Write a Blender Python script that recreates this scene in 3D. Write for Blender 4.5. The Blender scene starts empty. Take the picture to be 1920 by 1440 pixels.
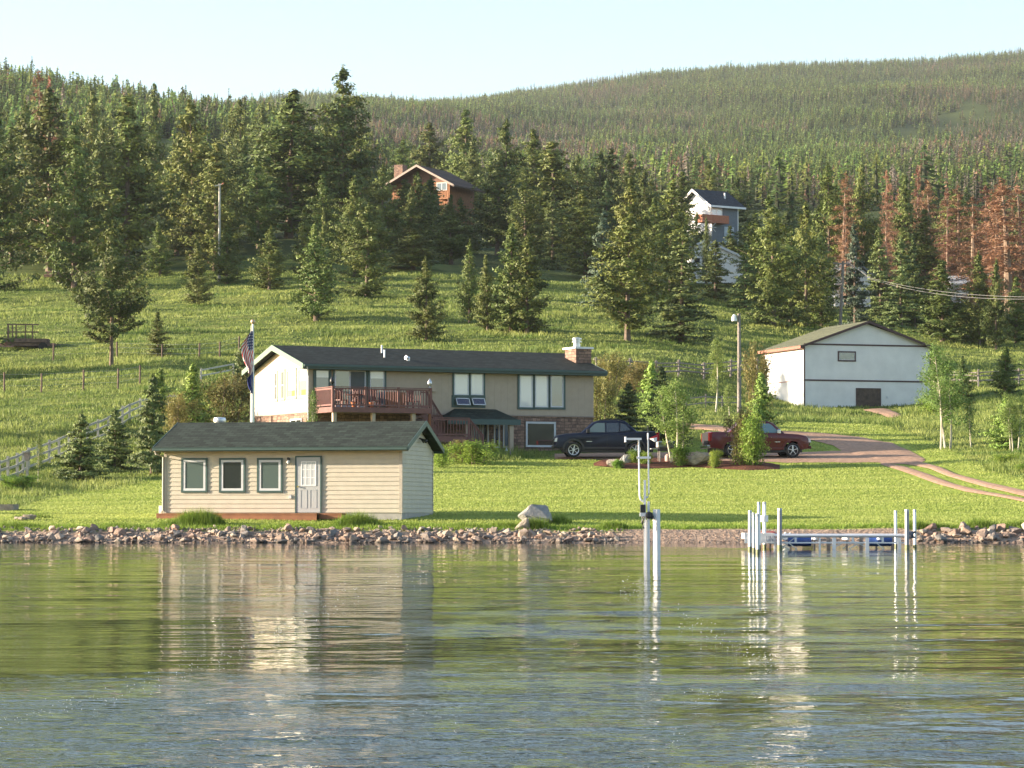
import bpy, bmesh, math, random
import numpy as np
from mathutils import Vector, Matrix
D2R = math.radians
S = bpy.context.scene
COL = S.collection

# ------------------------------------------------------------------ camera
F = 5400.0; EYE = 1.05; PITCH = math.atan(242/5400.0)
cam_d = bpy.data.cameras.new('camera'); cam = bpy.data.objects.new('camera', cam_d); COL.objects.link(cam)
cam_d.sensor_width = 36; cam_d.lens = F/1920*36; cam_d.clip_start = 0.5; cam_d.clip_end = 20000
cam.location = (0, 0, EYE); cam.rotation_euler = (math.pi/2+PITCH, 0, 0)
S.camera = cam
# ------------------------------------------------------------------ sky, sun, exposure
SUN_EL = 13.0; SUN_AZ = 1.5        # sun low on the left, a little in front of the houses
w = bpy.data.worlds.new('World'); S.world = w; w.use_nodes = True
nt = w.node_tree; bg = nt.nodes['Background']; sky = nt.nodes.new('ShaderNodeTexSky')
sky.sky_type = 'NISHITA'; sky.sun_disc = False; sky.sun_elevation = D2R(SUN_EL); sky.sun_rotation = D2R(-90-SUN_AZ)
sky.altitude = 1200; sky.air_density = 1.0; sky.dust_density = 2.2; sky.ozone_density = 0.7
nt.links.new(sky.outputs[0], bg.inputs[0]); bg.inputs[1].default_value = 0.102
sd = bpy.data.lights.new('sun', 'SUN'); sun = bpy.data.objects.new('sun', sd); COL.objects.link(sun)
sd.energy = 5.0; sd.angle = D2R(0.5); sd.color = (1.0, 0.85, 0.66)
sv = Vector((-math.cos(D2R(SUN_EL))*math.cos(D2R(SUN_AZ)), -math.cos(D2R(SUN_EL))*math.sin(D2R(SUN_AZ)), math.sin(D2R(SUN_EL))))
sun.rotation_euler = sv.to_track_quat('Z', 'Y').to_euler(); sun.location = (-60, 0, 60)
S.view_settings.view_transform = 'Standard'; S.view_settings.look = 'None'
S.view_settings.exposure = 1.78; S.view_settings.gamma = 1
S.render.engine = 'CYCLES'
S.cycles.max_bounces = 6; S.cycles.diffuse_bounces = 2; S.cycles.glossy_bounces = 3; S.cycles.transmission_bounces = 3
S.cycles.volume_bounces = 0; S.cycles.caustics_reflective = False; S.cycles.caustics_refractive = False

# ------------------------------------------------------------------ helpers
def tag(o, label=None, cat=None, group=None, kind=None):
    if label: o['label'] = label
    if cat: o['category'] = cat
    if group: o['group'] = group
    if kind: o['kind'] = kind
    return o
def empty(name, loc=(0, 0, 0), rz=0, **k):
    o = bpy.data.objects.new(name, None); COL.objects.link(o); o.location = loc; o.rotation_euler = (0, 0, rz)
    o.empty_display_size = 0.3
    return tag(o, **k)
def mesh_np(name, V, T, smooth=False, cols=None):
    V = np.asarray(V, dtype=np.float32); T = np.asarray(T, dtype=np.int32)
    n = T.shape[1]; me = bpy.data.meshes.new(name)
    me.vertices.add(len(V)); me.vertices.foreach_set('co', V.ravel())
    me.loops.add(T.size); me.loops.foreach_set('vertex_index', T.ravel())
    me.polygons.add(len(T)); me.polygons.foreach_set('loop_start', np.arange(0, T.size, n, dtype=np.int32))
    me.polygons.foreach_set('loop_total', np.full(len(T), n, dtype=np.int32))
    if smooth: me.polygons.foreach_set('use_smooth', np.ones(len(T), dtype=bool))
    me.update(calc_edges=True)
    if cols is not None:
        a = me.color_attributes.new('cover', 'FLOAT_COLOR', 'POINT')
        c = np.ones((len(V), 4), dtype=np.float32); c[:, :cols.shape[1]] = cols
        a.data.foreach_set('color', c.ravel())
    return me
def link(name, me, m=None, parent=None):
    o = bpy.data.objects.new(name, me); COL.objects.link(o)
    if m is not None and not me.materials: me.materials.append(m)
    if parent: o.parent = parent
    return o
def copy_tree(o, parent=None):
    c = o.copy(); COL.objects.link(c); c.parent = parent
    for ch in o.children: copy_tree(ch, c)
    return c

class MB:
    """collects shapes for ONE mesh; M maps local (u, d, z) to the thing's axes"""
    def __init__(s, M=None): s.v = []; s.f = []; s.M = M or (lambda u, d, z: (u, d, z))
    def add(s, vs, fs):
        b = len(s.v); s.v += [s.M(*p) for p in vs]; s.f += [[b+i for i in f] for f in fs]; return s
    def box(s, x0, x1, y0, y1, z0, z1):
        vs = [(x, y, z) for z in (z0, z1) for y in (y0, y1) for x in (x0, x1)]
        return s.add(vs, [(0, 2, 3, 1), (4, 5, 7, 6), (0, 1, 5, 4), (2, 6, 7, 3), (0, 4, 6, 2), (1, 3, 7, 5)])
    def beam(s, p, q, w, h):
        p = Vector([float(c_) for c_ in p]); q = Vector([float(c_) for c_ in q]); d = (q-p).normalized(); up = Vector((0, 0, 1))
        if abs(d.z) > .95: up = Vector((0, 1, 0))
        a = d.cross(up).normalized()*float(w)/2; b = a.cross(d).normalized()*float(h)/2
        vs = [tuple(e+i*a+j*b) for e in (p, q) for i, j in ((-1, -1), (1, -1), (1, 1), (-1, 1))]
        return s.add(vs, [(0, 1, 2, 3), (7, 6, 5, 4), (0, 4, 5, 1), (1, 5, 6, 2), (2, 6, 7, 3), (3, 7, 4, 0)])
    def tube(s, pts, rs, n=8, cap=True):
        pts = [Vector([float(c_) for c_ in p]) for p in pts]
        if not hasattr(rs, '__len__'): rs = [rs]*len(pts)
        vs = []; fs = []
        for i, p in enumerate(pts):
            d = (pts[min(i+1, len(pts)-1)]-pts[max(i-1, 0)]).normalized()
            up = Vector((0, 0, 1)) if abs(d.z) < .9 else Vector((1, 0, 0))
            a = d.cross(up).normalized(); b = a.cross(d)
            for k in range(n):
                t = 2*math.pi*k/n; vs.append(tuple(p+(math.cos(t)*a+math.sin(t)*b)*float(rs[i])))
        for i in range(len(pts)-1):
            for k in range(n):
                fs.append((i*n+k, i*n+(k+1) % n, (i+1)*n+(k+1) % n, (i+1)*n+k))
        if cap: fs.append(tuple(range(n))[::-1]); fs.append(tuple(range((len(pts)-1)*n, len(pts)*n)))
        return s.add(vs, fs)
    def prism(s, poly, d0, d1, ax='y'):
        """poly in the other two axes, extruded along ax"""
        n = len(poly); P = []
        for d in (d0, d1):
            for a, b in poly: P.append({'y': (a, d, b), 'x': (d, a, b), 'z': (a, b, d)}[ax])
        fs = [tuple(range(n)), tuple(range(2*n-1, n-1, -1))]+[(i, i+n, (i+1) % n+n, (i+1) % n) for i in range(n)]
        return s.add(P, fs)
    def quad(s, *p): return s.add(list(p), [tuple(range(len(p)))])
    def lathe(s, prof, n=16, c=(0, 0, 0), ax='z', cap=True):
        vs = []; fs = []
        for r, z in prof:
            for k in range(n):
                t = 2*math.pi*k/n; a, b = r*math.cos(t), r*math.sin(t)
                vs.append((c[0]+a, c[1]+b, c[2]+z) if ax == 'z' else (c[0]+a, c[1]+z, c[2]+b) if ax == 'y' else (c[0]+z, c[1]+a, c[2]+b))
        for i in range(len(prof)-1):
            for k in range(n): fs.append((i*n+k, i*n+(k+1) % n, (i+1)*n+(k+1) % n, (i+1)*n+k))
        if cap: fs.append(tuple(range(n))[::-1]); fs.append(tuple(range((len(prof)-1)*n, len(prof)*n)))
        return s.add(vs, fs)
    def build(s, name, m, parent=None, bevel=0, smooth=False, seg=2):
        me = bpy.data.meshes.new(name); me.from_pydata(s.v, [], s.f); me.materials.append(m)
        bm = bmesh.new(); bm.from_mesh(me); bmesh.ops.recalc_face_normals(bm, faces=bm.faces)
        if bevel:
            es = [e for e in bm.edges if len(e.link_faces) == 2 and e.calc_face_angle(0) > .5]
            bmesh.ops.bevel(bm, geom=es, offset=bevel, segments=seg, affect='EDGES', profile=.5, clamp_overlap=True)
        bm.to_mesh(me); bm.free()
        if smooth:
            me.polygons.foreach_set('use_smooth', [True]*len(me.polygons))
            if hasattr(me, 'set_sharp_from_angle'): me.set_sharp_from_angle(angle=D2R(40))
        return link(name, me, None, parent)

# ------------------------------------------------------------------ materials
MATS = {}
def nodes(name):
    m = bpy.data.materials.new(name); m.use_nodes = True; t = m.node_tree
    return m, t, t.nodes['Principled BSDF'], t.nodes.new, t.links.new
def ramp(t, stops, inter='LINEAR'):
    r = t.nodes.new('ShaderNodeValToRGB'); r.color_ramp.interpolation = inter
    e = r.color_ramp.elements
    while len(e) < len(stops): e.new(.5)
    for i, (p, c) in enumerate(stops): e[i].position = p; e[i].color = (*c, 1)
    return r
def noise(t, scale, detail=3, vec=None, rough=.55):
    n = t.nodes.new('ShaderNodeTexNoise'); n.inputs['Scale'].default_value = scale; n.inputs['Detail'].default_value = detail
    n.inputs['Roughness'].default_value = rough
    if vec is not None: t.links.new(vec, n.inputs['Vector'])
    return n
def mat(name, c, rough=.6, metal=0, var=.12, scale=3.0, bump=0, bscale=20, spec=.5, coat=0):
    if name in MATS: return MATS[name]
    m, t, P, N, L = nodes(name)
    P.inputs['Roughness'].default_value = rough; P.inputs['Metallic'].default_value = metal
    P.inputs['Specular IOR Level'].default_value = spec; P.inputs['Coat Weight'].default_value = coat
    P.inputs['Coat Roughness'].default_value = .05
    tc = N('ShaderNodeTexCoord')
    n = noise(t, scale, 5, tc.outputs['Object'])
    r = ramp(t, [(.3, tuple(x*(1-var) for x in c)), (.7, tuple(min(1, x*(1+var)) for x in c))])
    L(n.outputs['Fac'], r.inputs[0]); L(r.outputs[0], P.inputs['Base Color'])
    if bump:
        b = N('ShaderNodeBump'); b.inputs['Strength'].default_value = bump; b.inputs['Distance'].default_value = .02
        n2 = noise(t, bscale, 4, tc.outputs['Object']); L(n2.outputs['Fac'], b.inputs['Height']); L(b.outputs[0], P.inputs['Normal'])
    MATS[name] = m; return m
def foliage_mat(name, c1, c2, trans=.3, scale=.9, hue=.03, isl=.6, st=None):
    m, t, P, N, L = nodes(name)
    out = t.nodes['Material Output']; tc = N('ShaderNodeTexCoord'); oi = N('ShaderNodeObjectInfo')
    geo = N('ShaderNodeNewGeometry')
    vec = geo.outputs['Position']
    if st: mp = N('ShaderNodeMapping'); mp.inputs['Scale'].default_value = st; L(vec, mp.inputs[0]); vec = mp.outputs[0]
    n = noise(t, scale, 4, vec)
    r = ramp(t, [(.32, c1), (.68, c2)]); L(n.outputs['Fac'], r.inputs[0])
    ri = N('ShaderNodeMath'); ri.operation = 'MULTIPLY_ADD'; L(geo.outputs['Random Per Island'], ri.inputs[0]); ri.inputs[1].default_value = isl; ri.inputs[2].default_value = 1-isl/2
    h = N('ShaderNodeHueSaturation')
    a = N('ShaderNodeMath'); a.operation = 'MULTIPLY_ADD'; a.inputs[1].default_value = hue*2; a.inputs[2].default_value = .5-hue
    L(oi.outputs['Random'], a.inputs[0]); L(a.outputs[0], h.inputs['Hue'])
    wn = N('ShaderNodeTexWhiteNoise'); wn.noise_dimensions = '1D'; L(oi.outputs['Random'], wn.inputs['W'])
    v = N('ShaderNodeMath'); v.operation = 'MULTIPLY_ADD'; v.inputs[1].default_value = .5; v.inputs[2].default_value = .75
    L(wn.outputs['Value'], v.inputs[0])
    vm = N('ShaderNodeMath'); vm.operation = 'MULTIPLY'; L(v.outputs[0], vm.inputs[0]); L(ri.outputs[0], vm.inputs[1]); L(vm.outputs[0], h.inputs['Value'])
    L(r.outputs[0], h.inputs['Color'])
    P.inputs['Roughness'].default_value = .55; P.inputs['Specular IOR Level'].default_value = .25; L(h.outputs[0], P.inputs['Base Color'])
    tr = N('ShaderNodeBsdfTranslucent'); L(h.outputs[0], tr.inputs['Color'])
    mx = N('ShaderNodeMixShader'); mx.inputs[0].default_value = trans; L(P.outputs[0], mx.inputs[1]); L(tr.outputs[0], mx.inputs[2]); L(mx.outputs[0], out.inputs['Surface'])
    MATS[name] = m; return m

# ------------------------------------------------------------------ camera geometry -> world distances (measuring only)
ca, sa = math.cos(PITCH), math.sin(PITCH)
def ray(px, py):
    a = (px-960)/F; b = -(py-720)/F
    return np.array([a, ca-b*sa, sa+b*ca])
def at(px, py, D):
    r = ray(px, py); k = D/r[1]; return np.array([r[0]*k, D, EYE+r[2]*k])
class Plane:
    """a building's frame: origin, yaw; hit() measures (along, up) on the facade, side() on the gable"""
    def __init__(s, o, yaw): s.o = np.array(o, float); s.c = math.cos(yaw); s.s = math.sin(yaw); s.yaw = yaw
    def loc(s, p):
        d = np.array(p)-s.o; return np.array([d[0]*s.c+d[1]*s.s, -d[0]*s.s+d[1]*s.c, d[2]])
    def _r(s, px, py):
        r = ray(px, py); e = s.loc((0, 0, EYE)); e[2] = EYE; d = np.array([r[0]*s.c+r[1]*s.s, -r[0]*s.s+r[1]*s.c, r[2]]); return e, d
    def hit(s, px, py, v=0):
        e, d = s._r(px, py); k = (v-e[1])/d[1]; p = e+k*d; return p[0], p[2]
    def side(s, px, py, u=0):
        e, d = s._r(px, py); k = (u-e[0])/d[0]; p = e+k*d; return p[1], p[2]

# ------------------------------------------------------------------ value noise
def vnoise(x, y, seed=0):
    x = np.asarray(x, float); y = np.asarray(y, float); xi = np.floor(x); yi = np.floor(y); fx = x-xi; fy = y-yi
    def h(a, b):
        v = np.sin(a*127.1+b*311.7+seed*74.7)*43758.5453; return v-np.floor(v)
    u = fx*fx*(3-2*fx); v = fy*fy*(3-2*fy)
    return (h(xi, yi)*(1-u)+h(xi+1, yi)*u)*(1-v)+(h(xi, yi+1)*(1-u)+h(xi+1, yi+1)*u)*v
def fbm(x, y, seed=0, o=3):
    r = 0; a = .5
    for i in range(o): r = r+a*vnoise(x*2**i, y*2**i, seed+i); a *= .5
    return r/(1-.5**o)

# ------------------------------------------------------------------ the lie of the land
DN = [60, 99.5, 101.5, 102.6, 103.4, 106, 112, 120, 130, 140, 148, 154, 160, 168, 176, 186, 200, 216, 230, 250, 275, 300, 325, 350, 400, 450, 500, 600, 700, 850, 1000, 1150, 1300, 1600, 2000, 2500, 3000, 3300, 4200]
# screen height of the ground at each distance, measured off the photograph down eight bearings
GT = {
 -500: [1200, 1045, 1018, 1003, 992, 974, 962, 945, 922, 900, 880, 862, 840, 812, 790, 770, 738, 700, 672, 640, 605, 570, 535, 505, 460, 420, 385, 325, 275, 224, 180, 135, 135, 190, 300, 380, 430, 450, 500],
 0:    [1200, 1045, 1018, 1003, 992, 975, 966, 952, 930, 906, 886, 870, 850, 822, 795, 768, 742, 712, 685, 655, 620, 585, 548, 512, 470, 435, 400, 345, 290, 245.8, 203, 173, 163, 190, 260, 300, 330, 350, 450],
 300:  [1200, 1045, 1018, 1003, 992, 975, 966, 950, 925, 897, 872, 854, 836, 810, 782, 757, 726, 696, 672, 645, 610, 575, 540, 510, 475, 440, 400, 335, 285, 253.2, 237, 220, 214, 210, 230, 240, 245, 250, 400],
 550:  [1200, 1045, 1018, 1003, 992, 975, 965, 945, 920, 894, 872, 860, 846, 822, 798, 770, 735, 702, 678, 644, 600, 560, 525, 498, 440, 405, 370, 325, 300, 284.8, 270, 253, 240, 228, 224, 220, 217, 217, 300],
 850:  [1200, 1045, 1018, 1003, 992, 975, 963, 942, 918, 894, 872, 860, 848, 828, 804, 776, 738, 704, 680, 646, 600, 562, 530, 508, 478, 455, 430, 395, 372, 350, 335, 318, 300, 270, 240, 215, 203, 200, 300],
 1200: [1200, 1045, 1018, 1003, 994, 977, 963, 942, 918, 894, 878, 861, 849, 832, 812, 788, 760, 728, 700, 648, 612, 582, 558, 535, 495, 468, 445, 405, 380, 358, 342, 328, 312, 282, 240, 188, 150, 148, 260],
 1500: [1200, 1045, 1018, 1003, 995, 978, 963, 942, 918, 896, 879, 862, 850, 832, 814, 792, 781, 774, 748, 700, 660, 625, 600, 575, 525, 485, 455, 410, 382, 360, 345, 330, 315, 285, 238, 175, 128, 126, 240],
 1700: [1200, 1045, 1018, 1003, 992, 976, 962, 940, 916, 893, 874, 862, 850, 836, 820, 796, 784, 777, 750, 702, 662, 628, 600, 576, 528, 488, 456, 410, 382, 360, 344, 328, 310, 278, 232, 172, 128, 124, 240],
 1920: [1200, 1045, 1018, 1003, 992, 976, 960, 930, 902, 880, 862, 850, 838, 824, 808, 790, 768, 750, 735, 712, 675, 640, 610, 582, 530, 488, 456, 410, 382, 360, 342, 324, 304, 266, 214, 154, 110, 106, 220],
 2500: [1200, 1045, 1018, 1003, 992, 975, 955, 922, 892, 868, 848, 832, 816, 800, 785, 768, 745, 728, 712, 690, 655, 622, 595, 570, 520, 480, 450, 405, 375, 350, 330, 308, 285, 240, 180, 120, 80, 76, 180],
}
SC = np.array(sorted(GT)); 
_DF = np.concatenate([np.arange(60, 99, 3), np.arange(99, 106, .35), np.arange(106, 240, 1.5), np.arange(240, 360, 3), np.arange(360, 700, 8), np.arange(700, 1300, 15), np.arange(1300, 4201, 40)])
def _zs(ys, D): return EYE+D*np.tan(PITCH+np.arctan((720-ys)/F))
_SF = np.arange(-500, 2501, 30.)
_tab = np.array([np.interp(_DF, DN, _zs(np.array(GT[s], float), np.array(DN, float))) for s in SC])
TAB = np.array([[np.interp(sv_, SC, _tab[:, j]) for j in range(len(_DF))] for sv_ in _SF])
for _ in range(3):
    T2 = TAB.copy(); T2[1:-1] = .25*TAB[:-2]+.5*TAB[1:-1]+.25*TAB[2:]; TAB = T2
    T2 = TAB.copy(); k0 = int(np.searchsorted(_DF, 105)); T2[:, k0:-1] = .25*TAB[:, k0-1:-2]+.5*TAB[:, k0:-1]+.25*TAB[:, k0+1:]; TAB = T2
def ground(x, y):
    x = np.asarray(x, float); y = np.asarray(y, float); yy = np.clip(y, 60.01, 4199)
    s = np.clip(960+F*x/yy, -499, 2499)
    i = ((s+500)/30).astype(int); fs = (s+500)/30-i
    j = np.clip(np.searchsorted(_DF, yy, side='right')-1, 0, len(_DF)-2); fd = (yy-_DF[j])/(_DF[j+1]-_DF[j])
    z = (TAB[i, j]*(1-fs)+TAB[i+1, j]*fs)*(1-fd)+(TAB[i, j+1]*(1-fs)+TAB[i+1, j+1]*fs)*fd
    k = np.clip((y-165)/60, 0, 1); z = z+k*(1.15*(fbm(x/13, y/10, 3)-.5)+.5*(fbm(x/4.5, y/3.5, 13)-.5))
    z = z+.4*np.exp(-((y-207)/4)**2)*np.clip((510-s)/80, 0, 1)-.25*np.exp(-((y-216)/5)**2)*np.clip((510-s)/80, 0, 1)
    k = np.clip((y-330)/300, 0, 1); z = z+k*2.5*(fbm(x/45, y/45, 7)-.5)
    k = np.clip((y-1150)/500, 0, 1)*np.clip((3000-y)/500, 0, 1); z = z+k*46*(fbm(x/210+.3*y/400, y/520, 11, 3)-.5)
    return z
def gz(x, y): return float(ground(x, y))
def ghit(px, py, d0=102.):
    r = ray(px, py); D = d0
    while D < 4000:
        k = D/r[1]
        if gz(r[0]*k, D) >= EYE+r[2]*k: return D
        D += .25 if D < 250 else .5+D*.001
    return D
def gpt(px, py):
    D = ghit(px, py); p = at(px, py, D); return p
def lawn_edge(s): return np.interp(s, [-300, 0, 100, 300, 560, 900, 1100, 1300, 1500, 1640, 1720, 1790, 1850, 1920, 2100], [112, 116, 127, 139, 150, 150, 158, 168, 186, 186, 176, 158, 140, 131, 118])
# ================================================================== SETTING
rng = np.random.default_rng(5)
def smooth(e0, e1, x): t = np.clip((x-e0)/(e1-e0), 0, 1); return t*t*(3-2*t)

# --- terrain, one sheet
ss = np.arange(-480, 2481, 9.); dd = np.concatenate([np.arange(62, 98, 6), np.arange(98, 104.5, .25), np.arange(104.5, 170, .6), np.arange(170, 260, 1.1), np.arange(260, 420, 2.5), np.arange(420, 900, 8), np.arange(900, 1500, 16), np.arange(1500, 4180, 30)])
SS, DD = np.meshgrid(ss, dd); X = (SS-960)/F*DD; Z = ground(X, DD)
idx = np.arange(SS.size).reshape(SS.shape)
Q = np.stack([idx[:-1, :-1], idx[:-1, 1:], idx[1:, 1:], idx[1:, :-1]], -1).reshape(-1, 4)
le = lawn_edge(SS)+1.6*(fbm(X/4, DD/4, 21)-.5)
lawn = 1-smooth(-.8, .8, DD-le)
forest = smooth(335, 380, DD+25*(fbm(X/20, DD/20, 5)-.5))*(1-.0)
# an open meadow high on the left
op = smooth(280, 330, SS)*(1-smooth(470, 540, SS))*smooth(470, 560, DD)*(1-smooth(800, 900, DD)); forest = forest*(1-op)
beach = smooth(1150, 1175, SS)*(1-smooth(1700, 1722, SS))*(1-smooth(103.6, 104.0, DD+.5*(fbm(X/1.5, DD/1.5, 9)-.5)))
beach = np.maximum(beach, 1-smooth(102.9, 103.4, DD+.4*(fbm(X/1.2, DD/1.2, 4)-.5)))
cols = np.stack([lawn, forest, beach], -1).reshape(-1, 3)
me = mesh_np('ground', np.stack([X, DD, Z], -1).reshape(-1, 3), Q, True, cols)
m, t, P, N, L = nodes('terrain'); geo = N('ShaderNodeNewGeometry'); at_ = N('ShaderNodeAttribute'); at_.attribute_name = 'cover'
sep = N('ShaderNodeSeparateColor'); L(at_.outputs['Color'], sep.inputs[0])
mp = N('ShaderNodeMapping'); mp.inputs['Scale'].default_value = (.35, 1, 1); L(geo.outputs['Position'], mp.inputs[0])
n1 = noise(t, .55, 5, mp.outputs[0]); n2 = noise(t, 6, 4, geo.outputs['Position']); n3 = noise(t, .09, 4, geo.outputs['Position'])
rl = ramp(t, [(.3, (.22, .29, .045)), (.7, (.34, .40, .075))]); L(n1.outputs[0], rl.inputs[0])
rm = ramp(t, [(.3, (.05, .085, .018)), (.52, (.12, .155, .035)), (.75, (.22, .225, .07))]); L(n1.outputs[0], rm.inputs[0])
rf = ramp(t, [(.3, (.035, .055, .018)), (.7, (.085, .10, .035))]); L(n2.outputs[0], rf.inputs[0])
rb = ramp(t, [(.3, (.24, .165, .12)), (.7, (.52, .38, .28))]); n4 = noise(t, 9, 5, geo.outputs['Position'], .7); L(n4.outputs[0], rb.inputs[0])
def mix(a, b, f):
    x = N('ShaderNodeMix'); x.data_type = 'RGBA'; L(a, x.inputs[6]); L(b, x.inputs[7]); L(f, x.inputs[0]); return x.outputs[2]
c = mix(rm.outputs[0], rl.outputs[0], sep.outputs[0]); c = mix(c, rf.outputs[0], sep.outputs[1]); c = mix(c, rb.outputs[0], sep.outputs[2])
L(c, P.inputs['Base Color']); P.inputs['Roughness'].default_value = .9; P.inputs['Specular IOR Level'].default_value = .1
b = N('ShaderNodeBump'); b.inputs['Strength'].default_value = .8; b.inputs['Distance'].default_value = .22; L(n2.outputs[0], b.inputs['Height']); L(b.outputs[0], P.inputs['Normal'])
tag(link('ground', me, m), kind='structure')

# --- lake: swell and ripples are real relief, finer ripples bump
wd = [6.0]
while wd[-1] < 102.4: wd.append(wd[-1]+max(.022, wd[-1]**2*.00011))
wd = np.array(wd); ws = np.concatenate([np.arange(-900, -100, 40), np.arange(-100, 2021, 2.5), np.arange(2040, 2900, 40)])
WS, WD = np.meshgrid(ws, wd); WX = (WS-960)/F*WD
def wave(x, y):
    r = np.random.default_rng(3); z = 0
    rough = .28+.55*smooth(.48, .68, fbm(x/7+3, y/13, 31))           # calmer and livelier patches
    rough = rough+1.3*(1-smooth(12.5, 20, y+1.2*np.sin(x*.9)+5*(vnoise(x/3, y/5, 88)-.5)))*(.45+.55*smooth(-2.6, -1.2, x))+.5*smooth(.55, .68, fbm(x/5, y/3.2, 91))*(1-smooth(24, 34, y))*smooth(-3, -1, x)
    near = 1-smooth(14, 30, y)
    right = smooth(.4, 2.6, x-.055*y)*near
    for i in range(34):
        lam = .16*1.13**i; th = r.normal(math.pi/2+.1, .62); k = 2*math.pi/lam; ph = r.uniform(0, 7)
        slope = .0076*(1.0 if lam < .9 else .6 if lam < 2.2 else .32)
        res = smooth(2.2, 5, lam/np.maximum(y*y*.00011, .03))          # only what the sheet can carry
        g = rough if lam < 1.2 else 1
        if lam > .35: g = g+1.2*right
        z = z+res*slope/k*g*np.sin(k*(x*math.cos(th)+y*math.sin(th))+ph+1.6*vnoise(x/lam/4, y/lam/4, i))
    return z
WZ = wave(WX, WD)
widx = np.arange(WS.size).reshape(WS.shape)
Q = np.stack([widx[:-1, :-1], widx[:-1, 1:], widx[1:, 1:], widx[1:, :-1]], -1).reshape(-1, 4)
wob = 8*(fbm(WX/2.2, WD/3.0, 71)-.5)
wob = wob+3*(fbm(WX/.8, WD/1.2, 72)-.5)
rip = (1-smooth(12.5, 21.5, WD+wob))*(1-.75*smooth(.35, .95, WX-.02*WD))
rip = np.maximum(rip, .75*smooth(.50, .66, fbm(WX/3.2, WD/1.6, 91))*(1-smooth(26, 40, WD))*smooth(-1.8, .2, WX)*(1-smooth(1.6, 3.4, WX-.03*WD)))
rip = np.maximum(rip, .05+.26*smooth(.52, .70, fbm(WX/2.6, WD/2.2, 95))*(1-smooth(30, 50, WD)))
rip = rip*(.55+.75*fbm(WX/.9, WD/.5, 93))
rip = np.clip(rip, 0, 1)
me = mesh_np('lake_water', np.stack([WX, WD, WZ], -1).reshape(-1, 3), Q, True, np.stack([rip, rip, rip], -1).reshape(-1, 3))
m, t, P, N, L = nodes('water'); geo = N('ShaderNodeNewGeometry')
P.inputs['Base Color'].default_value = (.012, .02, .012, 1); P.inputs['Roughness'].default_value = .015; P.inputs['IOR'].default_value = 1.333
prev = None
patch = noise(t, 1, 3, None); mpp = N('ShaderNodeMapping'); mpp.inputs['Scale'].default_value = (.10, .035, 1); L(geo.outputs['Position'], mpp.inputs[0]); L(mpp.outputs[0], patch.inputs['Vector'])
pr = N('ShaderNodeMapRange'); pr.inputs[1].default_value = .42; pr.inputs[2].default_value = .6; pr.inputs[3].default_value = .15; pr.inputs[4].default_value = 1.0; L(patch.outputs[0], pr.inputs[0])
for sc, dist, st in (((.8, 1.6, 1), .035, .8), ((2.4, 5.5, 1), .011, .8), ((9, 16, 1), .0022, .7)):
    mp = N('ShaderNodeMapping'); mp.inputs['Scale'].default_value = sc; mp.inputs['Rotation'].default_value = (0, 0, .1*sc[0]); L(geo.outputs['Position'], mp.inputs[0])
    n = noise(t, 1, 2, mp.outputs[0]); b = N('ShaderNodeBump'); b.inputs['Distance'].default_value = dist
    mu = N('ShaderNodeMath'); mu.operation = 'MULTIPLY'; mu.inputs[1].default_value = st; L(pr.outputs[0], mu.inputs[0]); L(mu.outputs[0], b.inputs['Strength'])
    L(n.outputs[0], b.inputs['Height'])
    if prev: L(prev.outputs[0], b.inputs['Normal'])
    prev = b
va = N('ShaderNodeAttribute'); va.attribute_name = 'cover'
mp = N('ShaderNodeMapping'); mp.inputs['Scale'].default_value = (6, 11, 1); L(geo.outputs['Position'], mp.inputs[0]); n = noise(t, 1, 3, mp.outputs[0]); b = N('ShaderNodeBump'); b.inputs['Distance'].default_value = .026
L(va.outputs['Fac'], b.inputs['Strength']); L(n.outputs[0], b.inputs['Height']); L(prev.outputs[0], b.inputs['Normal']); prev = b
L(prev.outputs[0], P.inputs['Normal'])
tag(link('lake_water', me, m), kind='structure')
# the open lake and its low wooded far shore behind the viewer (seen only mirrored in the window panes)
tag(MB().quad((-5000, -890, -.01), (5000, -890, -.01), (5000, 6.0, -.01), (-5000, 6.0, -.01)).build('lake_water', m), kind='structure')
hx = np.linspace(-5000, 5000, 160); V = []
for k, (yy_, hh_) in enumerate(((-880, -2), (-960, .6), (-1050, 1.0), (-1200, .2))):
    for x_ in hx: V.append((x_, yy_, hh_ if hh_ < 0 else hh_*(66+22*float(fbm(x_/500, 0, 5))+7*float(vnoise(x_/22, 1, 6)))))
Fq = [(k*160+i, k*160+i+1, (k+1)*160+i+1, (k+1)*160+i) for k in range(3) for i in range(159)]
tag(link('far_shore', mesh_np('far_shore', V, Fq), mat('shore_woods', (.05, .075, .03), .9, var=.3, scale=.02)), kind='structure')

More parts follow.
